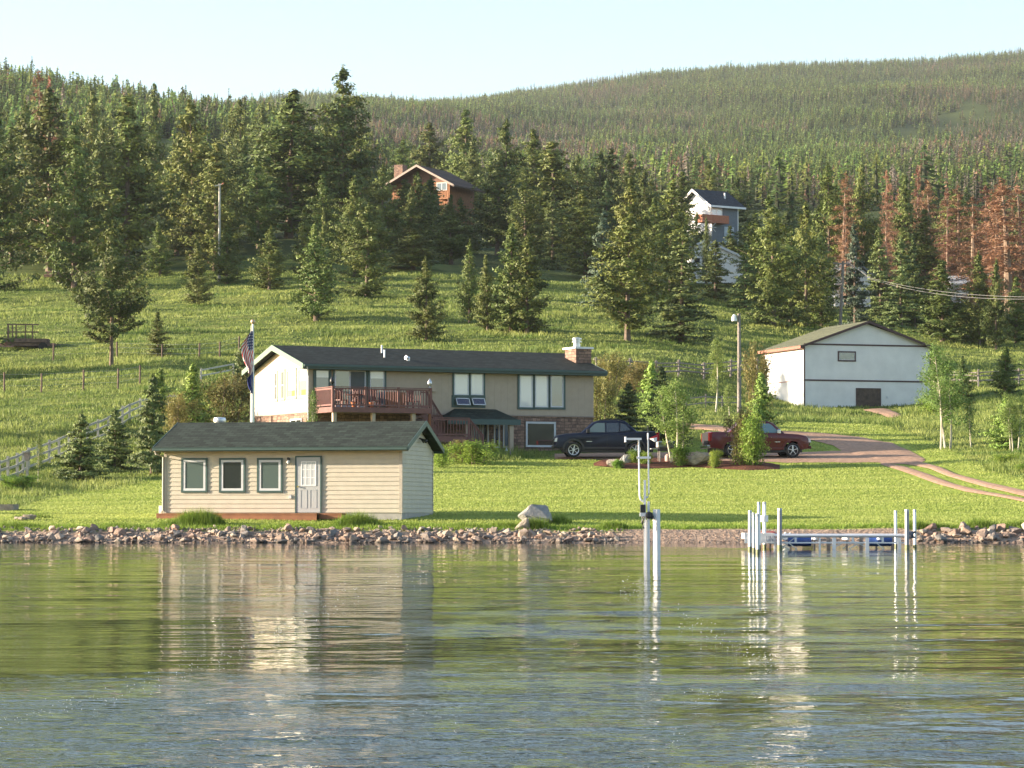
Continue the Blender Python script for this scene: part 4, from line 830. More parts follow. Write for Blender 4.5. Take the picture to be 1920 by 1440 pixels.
# grey roofs under the dead pines
for px0, px1, py, D, lb in ((1788, 1818, 524, 355, 'grey roof corner of a house showing left under the dead pines'), (1858, 1905, 516, 360, 'pale roofed house showing behind the trunk of the largest dead pine')):
    A = at(px0, py, D); B = at(px1, py, D); L_ = B[0]-A[0]; e = empty('far_house', (A[0], A[1], A[2]-3.2), 0, label=lb, cat='house')
    MB().box(0, L_, 0, 6, 0, 2.6).build('wall', wgrey, e); gable_roof(MB(), -.4, L_+.4, -.5, 6.5, 2.65, 3.9, .2).build('roof', mat('pale_roof', (.35, .36, .37), .7), e)
# ================================================================== TREES
R_ = np.random.default_rng(17)
def leaf_tris(c, s, up=.3, flat=1.0, asp=.45, r=R_, out=None):
    """c centres (n,3), s sizes (n) -> random oriented slim triangles"""
    n = len(c)
    if out is not None:      # needle sprays face outward from trunk and clump
        m = out+r.normal(0, .42, (n, 3))+np.array([0, 0, .25]); m /= np.linalg.norm(m, axis=1)[:, None]
        a = r.normal(0, 1, (n, 3)); a[:, 2] += up; a -= (a*m).sum(1)[:, None]*m; a /= np.linalg.norm(a, axis=1)[:, None]; b = np.cross(m, a); s = s[:, None]
        return np.stack([c-a*s*.5+b*s*asp*.5, c-a*s*.5-b*s*asp*.5, c+a*s*.5], 1).reshape(-1, 3)
    a = r.normal(0, 1, (n, 3)); a[:, 2] = a[:, 2]*flat+up; a /= np.linalg.norm(a, axis=1)[:, None]
    b = r.normal(0, 1, (n, 3)); b -= (b*a).sum(1)[:, None]*a; b /= np.linalg.norm(b, axis=1)[:, None]
    s = s[:, None]; return np.stack([c-a*s*.5+b*s*asp*.5, c-a*s*.5-b*s*asp*.5, c+a*s*.5], 1).reshape(-1, 3)
def tree_mesh(name, H, R, kind, seed, bm, fm, leaf=.3, dens=1.0, z0=.12, gap=.25, nstem=1):
    """returns (trunk mesh, crown mesh)"""
    r = np.random.default_rng(seed); mb = MB(); L_ = []; 
    lean = r.normal(0, .012, 2)*H
    def axis(z): f = z/H; return np.array([lean[0]*f*f, lean[1]*f*f, z])
    r0 = .0125*H+.02
    if kind == 'pine' or kind == 'spruce' or kind == 'dead':
        zs = np.linspace(-.4, H*.985, 9); mb.tube([axis(z) for z in zs], [max(.012, r0*(1-max(z, 0)/H)**.85*(1.25 if z < 0 else 1)) for z in zs], 7)
        z = H*z0; nbr = 0; bias = r.uniform(0, 6.28)
        lob = [r.uniform(.7, 1.2) for _ in range(9)]
        step = {'pine': .034, 'spruce': .028, 'dead': .033}[kind]*H
        while z < H*.985:
            t = (z-H*z0)/(H*(1-z0))
            if kind == 'pine': prof = (min(1, .66+t*1.1)*(1-t**2.0)**.95 if H > 10 else min(1, .72+t*1.4)*(1-t**1.35)**.95)+.02
            elif kind == 'spruce': prof = (1-t)**.82+.02
            else: prof = min(1, .55+t*1.6)*(1-t)**.7+.03
            k = max(3, int(r.integers(4, 8)*(.6+.4*(1-t))))
            for q in range(k):
                az = r.uniform(0, 6.28); lo = lob[int(az/6.2832*9) % 9]*(.85+.3*math.sin(3*az+9*t+bias))
                Lb = R*prof*r.uniform(.6, 1.12)*(.6+.4*lo)
                if r.random() < gap*.35: continue
                el = (.15+.75*t if kind == 'pine' else -.32+.75*t if kind == 'spruce' else -.25+.5*t)+r.normal(0, .12)
                p0 = axis(z+r.normal(0, .012)*H); dr = np.array([math.cos(az)*math.cos(el), math.sin(az)*math.cos(el), math.sin(el)])
                curve = (.22 if kind == 'pine' else .12 if kind == 'spruce' else -.08)*Lb
                def bp(f): return p0+dr*Lb*f+np.array([0, 0, curve*f*f])
                rb = max(.010, r0*.22*(1-t)+.008)
                mb.tube([bp(0), bp(.5), bp(.96)], [rb, rb*.7, rb*.3], 3, False)
                if kind == 'dead':
                    nt_ = int(60*dens*(.4+Lb/R)); f = r.uniform(.2, 1.05, nt_); c = np.array([bp(x) for x in f])+r.normal(0, .05*Lb+.06, (nt_, 3)); c[:, 2] -= abs(r.normal(0, .07, nt_))
                    L_.append(leaf_tris(c, r.uniform(.6, 1.3, nt_)*leaf*.8, -.5, 1, .22, r)); continue
                ntf = max(2, int(Lb/(leaf*(1.25 if kind == 'pine' else 1.0))))
                for i in range(ntf):
                    f = .25+.78*(i+r.random()*.7)/ntf; sd_ = r.normal(0, .16)*Lb*f
                    c0 = bp(f)+np.array([-math.sin(az), math.cos(az), 0])*sd_; nl = int(19*dens)
                    sp = leaf*(.72 if kind == 'pine' else .60)*(.45+.55*min(1, (1-t)*3))
                    c = c0+r.normal(0, 1, (nl, 3))*np.array([sp, sp, sp*(.55 if kind == 'pine' else .33)])
                    o1 = c-axis(z); o1[:, 2] *= .3; o1 /= np.linalg.norm(o1, axis=1)[:, None]+1e-6; o2 = (c-c0)/sp; o2 /= np.linalg.norm(o2, axis=1)[:, None]+1e-6
                    L_.append(leaf_tris(c, r.uniform(.6, 1.35, nl)*leaf, .45 if kind == 'pine' else .1, .8, .5, r, out=o1*.75+o2*.45))
            z += step*r.uniform(.75, 1.25)
        # leader
        nl = int(30*dens); c = axis(H)+r.normal(0, 1, (nl, 3))*np.array([.07, .07, .28])*leaf*2; L_.append(leaf_tris(c, r.uniform(.6, 1.2, nl)*leaf, .9, .8, .35, r))
    else:  # broadleaf: aspen / bush
        stems = nstem
        for s in range(stems):
            off = r.normal(0, .03*H if kind == 'aspen' else R*.3, 2) if stems > 1 else np.zeros(2); top = off*r.uniform(1.2, 2.4)+r.normal(0, .05*H, 2)
            Hs = H*r.uniform(.8, 1) if s else H
            def sp_(f): return np.array([off[0]+(top[0]-off[0])*f+.02*H*math.sin(4*f+s), off[1]+(top[1]-off[1])*f, Hs*f])
            fs = np.linspace(-.03, .97, 7); rs = [max(.008, (r0 if stems == 1 else r0*.7)*(1-max(f, 0))**.8) for f in fs]; mb.tube([sp_(f) for f in fs], rs, 6)
            nb = int((34 if kind == 'aspen' else 18)*(1 if stems == 1 else .7))
            for b in range(nb):
                f = z0+(1-z0)*(b+r.random())/nb; az = r.uniform(0, 6.28); t = (f-z0)/(1-z0)
                Lb = R*(math.sin(math.pi*min(1, .2+.8*t))**.7*.85+.12)*r.uniform(.5, 1.15); el = .35+.6*t+r.normal(0, .2)
                p0 = sp_(f); dr = np.array([math.cos(az)*math.cos(el), math.sin(az)*math.cos(el), math.sin(el)])
                mb.tube([p0, p0+dr*Lb*.6, p0+dr*Lb], [rs[0]*.3*(1-f)+.006, .006, .003], 3, False)
                nt_ = max(2, int(Lb/(leaf*2.2)))
                for i in range(nt_):
                    c0 = p0+dr*Lb*(.3+.75*(i+r.random())/nt_); nl = int(16*dens); c = c0+r.normal(0, leaf*1.5, (nl, 3)); o1 = c-sp_(f); o1 /= np.linalg.norm(o1, axis=1)[:, None]+1e-6; L_.append(leaf_tris(c, r.uniform(.6, 1.3, nl)*leaf, .1, 1, .75, r, out=o1*.6))
    tm = mb.build(name+'_trunk', bm); td = tm.data; bpy.data.objects.remove(tm)
    V = np.concatenate(L_); cm = mesh_np(name+'_crown', V, np.arange(len(V)).reshape(-1, 3)); cm.materials.append(fm)
    return td, cm, H, R
bark = mat('bark', (.16, .115, .085), .9, var=.35, scale=3, bump=.6)
barkg = mat('pale_bark', (.48, .43, .33), .8, var=.25, scale=4)
fp = foliage_mat('pine_needles', (0.071, 0.107, 0.023), (0.142, 0.164, 0.038), .12, .5, .02)
fs_ = foliage_mat('spruce_needles', (0.077, 0.110, 0.034), (0.144, 0.180, 0.054), .12, .8, .02)
fb = foliage_mat('blue_needles', (.055, .085, .05), (.10, .135, .085), .12, .8, .01)
fy = foliage_mat('young_needles', (0.145, 0.217, 0.036), (0.304, 0.348, 0.072), .12, .8, .03)
fd = foliage_mat('dead_needles', (0.240, 0.120, 0.072), (0.372, 0.204, 0.126), .25, .6, .015)
fa = foliage_mat('aspen_leaves', (0.132, 0.204, 0.048), (0.240, 0.312, 0.090), .4, 1.2, .02)
fg = foliage_mat('bright_leaves', (0.156, 0.264, 0.036), (0.300, 0.396, 0.072), .45, 1.5, .02)
fo = foliage_mat('rusty_leaves', (.17, .17, .05), (.27, .22, .08), .35, 1.2, .02)
LIB = {}
def proto(k, *a, **kw): LIB.setdefault(k, []).append(tree_mesh(k, *a, **kw))
for i in range(5): proto('P', 16, 3.6+.3*(i % 3), 'pine', 100+i, bark, fp, leaf=.33, dens=1.1, z0=[.03, .10, .02, .05, .02][i], gap=.3)
for i in range(4): proto('p', 8.5, 2.0, 'pine', 120+i, bark, fp, leaf=.21, dens=1.05, z0=.04, gap=.3)
proto('M', 11, 4.3, 'pine', 140, bark, fp, leaf=.24, dens=1.0, z0=.17, gap=.5)
for i in range(2): proto('y', 4.2, 1.25, 'pine', 150+i, bark, fy, leaf=.17, dens=.8, z0=.03, gap=.35)
for i in range(3): proto('s', 5, 1.75, 'spruce', 160+i, bark, fs_, leaf=.17, dens=.8, z0=.02, gap=.15)
for i in range(2): proto('S', 14, 2.9, 'spruce', 170+i, bark, fs_, leaf=.32, dens=.8, z0=.03, gap=.3)
proto('B', 12, 2.6, 'spruce', 180, bark, fb, leaf=.3, dens=.8, z0=.02, gap=.2)
for i in range(3): proto('X', 14, 2.2, 'dead', 190+i, mat('dead_bark', (.24, .17, .12), .9, var=.3), fd, leaf=.34, dens=.85, z0=.12, gap=.2)
for i in range(2): proto('A', 5.2, 1.15, 'aspen', 200+i, barkg, fa, leaf=.09, dens=2.6, z0=.3, nstem=1+2*i)
proto('a', 2.4, .7, 'aspen', 210, barkg, fa, leaf=.09, dens=1.2, z0=.25, nstem=1)
for i in range(2): proto('b', 1.5, .8, 'bush', 220+i, bark, fg, leaf=.085, dens=2.0, z0=.05, nstem=6)
proto('o', 2.2, .9, 'bush', 230, bark, fo, leaf=.09, dens=2.0, z0=.05, nstem=6)
KN = {'P': ('pine_tree', 'pine'), 'p': ('pine_tree', 'pine'), 'M': ('pine_tree', 'pine'), 'y': ('young_pine', 'young pine'), 's': ('spruce_tree', 'spruce'), 'S': ('spruce_tree', 'spruce'),
      'B': ('blue_spruce', 'blue spruce'), 'X': ('dead_pine', 'dead pine'), 'A': ('aspen_tree', 'aspen'), 'a': ('aspen_tree', 'aspen'), 'b': ('shrub', 'shrub'), 'o': ('shrub', 'shrub')}
TC = [0]
def plant(k, x, y, H, wsc=1.0, label=None, group=None, R=None, var=None):
    lib = LIB[k]; TC[0] += 1; td, cm, h0, r0 = lib[(TC[0]*7+3) % len(lib) if var is None else var]
    nm, cat = KN[k]; z = gz(x, y)-.05
    e = empty(nm, (x, y, z), (TC[0]*2.399) % 6.28, label=label, cat=cat, group=group)
    sx = (R/r0) if R else H/h0*wsc; e.scale = (sx, sx, H/h0)
    link('trunk', td, None, e); link('crown', cm, None, e); return e
def tree(k, px, base, top, label, wpx=None, D=None, group=None, var=None):
    """stand a tree where the photo has its foot (or at a known distance), as tall as its top shows"""
    if D is None: D = ghit(px, base)
    p = at(px, base or 700, D); x = p[0]; z0 = gz(x, D); H = at(px, top, D)[2]-z0
    return plant(k, x, D, H, 1.0, label, group, (wpx/2/F*D*(1.25 if k in 'AaboY' else 1.35 if k in 'sy' else 1.8 if k in 'PM' else 2.1 if k == 'X' else 1.65)) if wpx else None, var)
T = tree
T('X', 1800, None, 350, 'dead brown pine between the narrow pale one and the wide one', 60, D=362, var=2)
T('X', 1852, None, 352, 'dead brown pine behind the two largest at the right edge', 66, D=372, var=1)
T('X', 1918, None, 350, 'dead brown pine cut by the right edge of the picture', 80, D=345, var=0)
T('P', 800, None, 338, 'broad pine before the middle of the log house', 84, D=418)
T('P', 764, None, 345, 'broad dark pine at the left end of the log house', 76, D=425)
T('P', 838, None, 384, 'broad pine under the log house balcony', 60, D=430)
T('P', 1400, None, 415, 'dark pine right of the white-gabled house wall', 70, D=400)
T('P', 1318, None, 432, 'dark pine between the two hillside houses', 50, D=395)
# ---- standing apart on the meadow
T('M', 209, 687, 428, 'wide open-branched pine with bare lower trunk standing alone on the left meadow', 122)
T('p', 296, 668, 585, 'slender thin pine just right of the wide lone pine on the left meadow', 42)
T('p', 372, 572, 452, 'small pine on the meadow below and left of the bare utility pole', 52)
T('p', 425, 533, 424, 'bushy pine hiding the foot of the bare utility pole', 62)
T('p', 300, 517, 418, 'small upright pine at the edge of the shade, left of the utility pole', 46)
T('y', 68, 497, 455, 'tiny sapling pine above the log pile', 14)
T('p', 505, 543, 425, 'pine in half shade to the right of the utility pole', 62)
T('p', 592, 602, 420, 'yellow-green pine standing alone on the meadow above the left half of the brown house', 78)
T('p', 604, 500, 392, 'narrow pointed pine right behind the yellow-green meadow pine', 34, D=292)
T('P', 688, 556, 382, 'large full pine at the meadow edge left of the middle, partly shaded', 88)
T('p', 800, 640, 484, 'dense twin-topped pine on the meadow above the middle of the brown roof', 62)
T('p', 880, 607, 452, 'slim pine on the meadow, left of the close pair above the chimney end', 46)
T('p', 914, 620, 480, 'shorter pine squeezed between the slim pine and the broad pair', 46)
T('p', 958, 622, 422, 'left tree of the broad touching pair of pines above the brown roof', 70)
T('p', 988, 628, 438, 'right tree of the broad touching pair of pines above the brown roof', 72)
T('P', 1176, 640, 402, 'tall pine with pale visible trunk on the meadow left of the bright green pine', 118)
T('P', 1188, 560, 335, 'tall pine rising directly behind the pale-trunked meadow pine', 84, D=282)
T('S', 1278, 642, 428, 'bright green conical conifer on the meadow right of the pale-trunked pine', 100)
T('B', 1130, 590, 395, 'blue-grey spruce in the shade behind the pale-trunked pine', 66, D=300)
# ---- the big stand on the left
T('P', -18, None, 205, 'dark pine cut off by the left edge of the picture', 130, D=325)
T('P', 18, None, 250, 'dark shaded pine at the far left of the tall stand', 90, D=360)
T('P', 92, None, 168, 'very tall olive pine of the left stand, in full sun', 140, D=352)
T('P', 138, None, 236, 'sunlit pine with a pale visible trunk in front of the very tall olive pine', 100, D=330)
T('X', 74, None, 136, 'rust-brown dead pine top showing above the left stand', 52, D=420, var=0)
T('X', 92, None, 150, 'second dead rusty top beside the first above the left stand', 40, D=424, var=1)
T('P', 48, None, 192, 'pine behind the gap at the left of the very tall olive pine', 80, D=405)
T('P', 170, None, 172, 'pine top between the olive pine and the black-green pine', 70, D=440)
T('P', 236, None, 180, 'broad black-green pine, darkest of the left stand', 126, D=352)
T('P', 192, None, 225, 'sunlit edge pine filling in left of the black-green pine', 60, D=372)
T('p', 286, None, 160, 'rounded lighter pine high behind the left stand', 52, D=500)
T('P', 362, None, 190, 'tall rounded pine above the utility pole', 112, D=368)
T('P', 330, None, 250, 'shaded pine between the black-green pine and the rounded pine', 80, D=385)
T('P', 402, None, 268, 'ragged lower pine just left of the utility pole top', 84, D=345)
T('P', 448, None, 186, 'dark pine on the skyline right of the tall rounded pine', 64, D=520)
T('p', 456, None, 250, 'small dark pine below the skyline pine', 46, D=440)
T('p', 492, None, 200, 'faint pine on the skyline left of the big sunlit pine', 50, D=560)
T('P', 541, 447, 170, 'big sunlit pine with a bare orange trunk foot, centre left', 150)
T('P', 640, None, 130, 'tallest tree of all, dark conical fir breaking the skyline', 126, D=400, var=2)
T('P', 604, None, 215, 'broad shoulder pine left of the tallest dark fir', 74, D=420)
T('P', 676, None, 225, 'shorter dark pine under the right side of the tallest fir', 80, D=410)
T('p', 570, None, 388, 'low pine beside the foot of the big sunlit pine', 50, D=330)
# ---- round the log house
T('p', 758, None, 338, 'bushy pine under the log house chimney', 78, D=398)
T('p', 806, None, 334, 'bushy pine covering the middle of the log house wall', 70, D=402)
T('p', 866, None, 372, 'dark pine at the right corner of the log house', 60, D=410)
T('p', 775, None, 430, 'shaded pine low in the wood under the log house', 90, D=350)
T('P', 845, None, 400, 'shaded pine below the log house deck', 90, D=372)
T('P', 1276, None, 350, 'pine hiding the left half of the white gable', 66, D=415)
T('p', 1306, None, 398, 'small pine before the orange deck of the white-gabled house', 26, D=410)
T('p', 1372, None, 425, 'dark pine under the right corner of the white-gabled house', 50, D=385)
T('P', 665, None, 330, 'pine left of the gap below the tallest fir', 70, D=335)
T('P', 716, None, 308, 'pine immediately left of the log house chimney', 66, D=372)
T('p', 786, None, 325, 'yellow-green pine standing before the left half of the log house', 72, D=392)
T('p', 770, None, 352, 'lower pine at the left foot of the log house', 50, D=375)
T('p', 846, None, 366, 'small pine before the deck of the log house', 34, D=400)
T('p', 818, None, 352, 'slim pine tip reaching the log house wall', 28, D=405)
T('P', 752, None, 262, 'dark pine behind the log house chimney', 64, D=560)
T('P', 806, None, 232, 'round-topped pine behind the log house ridge', 76, D=580)
T('P', 874, None, 208, 'tall pine behind the right end of the log house', 74, D=545)
T('p', 884, None, 262, 'light green leafy tree right behind the log house eave', 56, D=525)
T('P', 948, None, 225, 'tall leaning pine right of the log house', 80, D=455)
T('P', 932, None, 300, 'shaded lower pine between the log house and the leaning pine', 86, D=400)
T('P', 1004, None, 245, 'open crowned pine with sunlit tufts right of the leaning pine', 78, D=470)
T('P', 1040, None, 268, 'broad dense pine at the middle of the wooded slope', 116, D=395)
T('P', 985, None, 345, 'shaded pine low between the open crowned and the broad dense pine', 76, D=365)
T('P', 1082, None, 292, 'pine half behind the broad dense pine', 66, D=440)
T('P', 1122, None, 284, 'sunlit pine left of the two tall peaks', 70, D=455)
T('P', 1098, None, 360, 'dark pine low in the shaded wood above the chimney', 80, D=355)
T('P', 1150, None, 280, 'left of the two tall peaks above the blue spruce', 58, D=470)
T('P', 1184, None, 288, 'right of the two tall peaks above the blue spruce', 62, D=465)
T('P', 1208, None, 318, 'dark shouldered pine right of the two peaks', 60, D=420)
T('P', 1258, None, 338, 'olive pine left of the white-gabled house', 92, D=345)
T('P', 1232, None, 372, 'shaded pine below the olive pine left of the white-gabled house', 70, D=330)
T('P', 1284, None, 322, 'pine directly behind the ridge of the white-gabled house', 56, D=500)
T('P', 1335, None, 308, 'rounded dark pine above the grey roof of the white-gabled house', 56, D=520)
T('P', 1384, None, 330, 'pine beside the right eave of the white-gabled house', 48, D=500)
T('p', 1326, None, 408, 'small pine between the white-gabled house and the low white house', 26, D=368)
T('S', 1342, None, 452, 'dark spruce covering the right half of the low white house', 66, D=338)
T('S', 1398, None, 455, 'dark spruce at the right end of the low white house', 60, D=330)
# ---- right side
T('P', 1452, 622, 368, 'big olive pine, first of the right-hand stand', 104, D=300)
T('P', 1512, None, 380, 'yellow-green pine second in the right-hand stand', 70, D=305)
T('P', 1556, None, 306, 'tall bright pine behind the white barn, left of the first dead one', 74, D=365)
T('P', 1540, None, 440, 'dark pine in front of the tall bright pine, above the barn roof', 72, D=315)
T('X', 1582, None, 325, 'dead rusty pine between the two tall bright pines', 58, D=362, var=2)
T('P', 1622, None, 308, 'tall bright pine right of the first dead one', 72, D=368)
T('B', 1603, 592, 418, 'drooping blue spruce screening the white cottage', 50, D=312)
T('X', 1664, None, 322, 'thin dead pine right of the second bright pine', 36, D=372, var=0)
T('P', 1698, None, 330, 'green pine among the dead ones', 60, D=380)
T('X', 1724, None, 318, 'dead pine with a crooked rusty top next to the green one', 34, D=385, var=1)
T('X', 1746, None, 340, 'bushy dead pine in the middle of the rusty group', 60, D=370, var=2)
T('X', 1778, None, 356, 'narrow dead pine, pale orange, in the rusty group', 40, D=360, var=0)
T('X', 1826, None, 372, 'wide dead pine left of the largest rusty one', 78, D=345, var=1)
T('X', 1893, None, 338, 'largest rusty dead pine, at the right edge', 110, D=338, var=2)
T('X', 1868, None, 356, 'dead pine merging with the left flank of the largest rusty one', 70, D=350, var=0)
T('p', 1800, None, 375, 'green pine showing between dead ones', 36, D=400)
T('S', 1652, None, 430, 'dark spruce right of the white cottage', 60, D=325)
T('S', 1690, None, 446, 'light-tipped spruce in the row above the barn roof end', 62, D=310)
T('S', 1716, None, 442, 'narrow spruce with a bright leader beside the light-tipped one', 46, D=312)
T('p', 1768, None, 490, 'bright green broad young pine under the power line', 90, D=290)
T('p', 1836, None, 474, 'tall green young pine under the power line near the right edge', 66, D=290)
T('p', 1868, None, 488, 'slender green pine under the power line, next to the tall one', 44, D=286)
T('p', 1906, None, 520, 'shaded pine cut by the right edge under the power line', 60, D=292)
T('P', 1482, None, 430, 'shaded pine between the olive pine and the yellow-green pine', 70, D=318)
T('P', 1415, None, 400, 'shaded pine behind the lamp post, left of the olive pine', 60, D=345)
# ---- garden: left
T('s', 150, 903, 772, 'first dark spruce by the white rail fence, left of the boathouse', 92)
T('s', 215, 884, 765, 'middle spruce by the rail fence, between the two others', 88)
T('s', 284, 890, 705, 'tallest spruce, touching the left end of the boathouse roof', 92)
T('y', 360, 795, 682, 'yellow-green young pine behind the boathouse roof, left of the flagpole', 74, D=170)
T('y', 298, 776, 690, 'young pine with bright leaders by the upper rail fence', 56, D=178)
T('o', 420, 790, 706, 'twiggy yellow-grey shrub between the young pine and the flagpole', 66, D=172)
T('s', 452, 795, 645, 'spruce directly behind the flagpole', 66, D=188)
T('o', 330, 800, 742, 'low yellowish shrub behind the ridge of the boathouse', 50, D=162)
T('b', 34, 925, 893, 'small flowering shrub under the rail fence post at the far left', 44, D=134)
T('a', 71, 880, 815, 'leafy sapling right of the birdhouse post', 20, D=140)
# ---- garden: house and right
T('b', 880, 866, 832, 'round green shrub with yellow tips at the foot of the stairs', 62, D=149)
T('o', 866, 862, 826, 'rusty twiggy shrub behind the round one under the stairs', 34, D=150.5)
T('a', 588, 800, 740, 'small climbing leafy tree at the left corner of the deck', 26, D=150)
T('b', 826, 868, 838, 'dark shrub just behind the right end of the boathouse', 26, D=146)
T('A', 1272, 874, 716, 'young aspen with a pale stem beside the grill', 72, D=149.5, var=1)
T('b', 1278, 875, 838, 'leafy green shrub round the foot of the young aspen', 28, D=149)
T('o', 1394, 868, 772, 'tall rusty brown shrub hiding the rear wheel of the red pickup', 42, D=149)
T('b', 1413, 880, 790, 'bright green bush in front of the red pickup', 50, D=148)
T('y', 1428, 812, 700, 'dark young pine behind the red pickup cab', 70, D=172)
T('o', 1426, 800, 655, 'yellow-tipped shrub at the left corner of the barn', 36, D=176)
T('b', 1340, 876, 848, 'small upright shrub in the mulch right of the big boulder', 17, D=148)
T('b', 1186, 874, 846, 'leafy plant behind the lift frame in the mulch bed', 26, D=149.5)
T('b', 1208, 874, 850, 'yellow-green plant right of the lift frame in the mulch bed', 24, D=149.2)
T('b', 1160, 878, 862, 'low plant against the pale boulder at the left end of the bed', 20, D=147.4)
T('A', 1342, 775, 640, 'white-stemmed aspen left of the lamp post', 46, D=196, var=0)
T('s', 1180, 800, 716, 'layered light green spruce right of the navy pickup roof', 80, D=168)
T('s', 1240, 822, 690, 'dark full spruce behind the young aspen', 90, D=164)
T('y', 1222, 770, 676, 'yellowish pine above the navy pickup tail', 60, D=186)
T('o', 1140, 740, 668, 'yellow-brown shrub right of the chimney', 50, D=205)
T('o', 1196, 735, 680, 'pale dry shrub below the log fence', 60, D=212)
T('o', 1128, 775, 705, 'olive shrub at the right wall of the brown house', 42, D=180)
T('a', 1368, 785, 725, 'thin sapling between the white-stemmed aspen and the lamp post', 22, D=192)
T('A', 1776, 838, 652, 'tall many-stemmed aspen at the right corner of the barn', 74, D=162, var=1)
T('a', 1821, 838, 754, 'thin sapling right of the tall many-stemmed aspen', 30, D=162)
T('A', 1900, 852, 738, 'pale-stemmed aspen near the right edge', 44, D=156, var=1)
T('y', 1888, 846, 745, 'yellow young pine behind the pale-stemmed aspen at the right edge', 66, D=158)
T('p', 1885, 748, 650, 'young pine with a bright tip before the log fence at the right', 56, D=222)
T('p', 1808, 756, 668, 'dark shrub-like pine beside the aspen before the log fence', 40, D=214)
T('b', 1888, 880, 852, 'round bush on the grass bank at the right edge', 34, D=146)
T('b', 1918, 905, 870, 'bright yellow-green bush cut by the right edge', 30, D=138)
T('b', 1760, 768, 746, 'dark bush at the right foot of the barn', 50, D=206)
# ---- pines outside the frame on the left: their shadows band the meadow
for i, (px, D, H) in enumerate([(-120, 217, 15), (-230, 221, 17), (-330, 214, 15), (-75, 262, 9), (-170, 168, 6), (-90, 150, 5), (-60, 113, 1.6)]):
    plant('P' if H > 8 else 's', (px-960)/F*D, D, H, 1.6, label='conifer beyond the left edge of the meadow', group='conifers just beyond the left edge')
# ---- the rest of the wood
rr = np.random.default_rng(23); placed = []
zones = [(-60, 560, 'left'), (560, 1260, 'middle'), (1400, 1990, 'right')]
for s0, s1, side in zones:
    tries = 0; cnt = 0; want = {'left': 34, 'middle': 34, 'right': 36}[side]
    while cnt < want and tries < 3000:
        tries += 1; s = rr.uniform(s0, s1); D = rr.uniform(355, 640) if side != 'right' else rr.uniform(330, 620)
        if 280 < s < 470 and 455 < D < 900: continue
        if 700 < s < 900 and 360 < D < 500: continue
        if 1240 < s < 1420 and D < 470: continue
        x = (s-960)/F*D
        if any((x-a)**2+(D-b)**2 < 36 for a, b in placed): continue
        placed.append((x, D)); H = rr.uniform(10, 16)
        lim = {'left': 215, 'middle': 285, 'right': 345}[side]+rr.uniform(0, 60)
        H = min(H, at(s, lim, D)[2]-gz(x, D))
        if H < 5: continue
        dead = side == 'right' and rr.random() < .35 and s > 1560
        cnt += 1
        if dead: plant('X', x, D, H, 1.0, label='rust-brown dead pine inside the wood right of the barn', group='dead pines inside the right wood')
        else: plant(rr.choice(['P', 'P', 'S']), x, D, H, rr.uniform(1.4, 2.0), label={'left': 'green conifer inside the dense wood behind the left meadow', 'middle': 'green conifer inside the wood round and behind the log house', 'right': 'green conifer inside the wood behind the white barn'}[side], group='conifers inside the %s wood' % side)
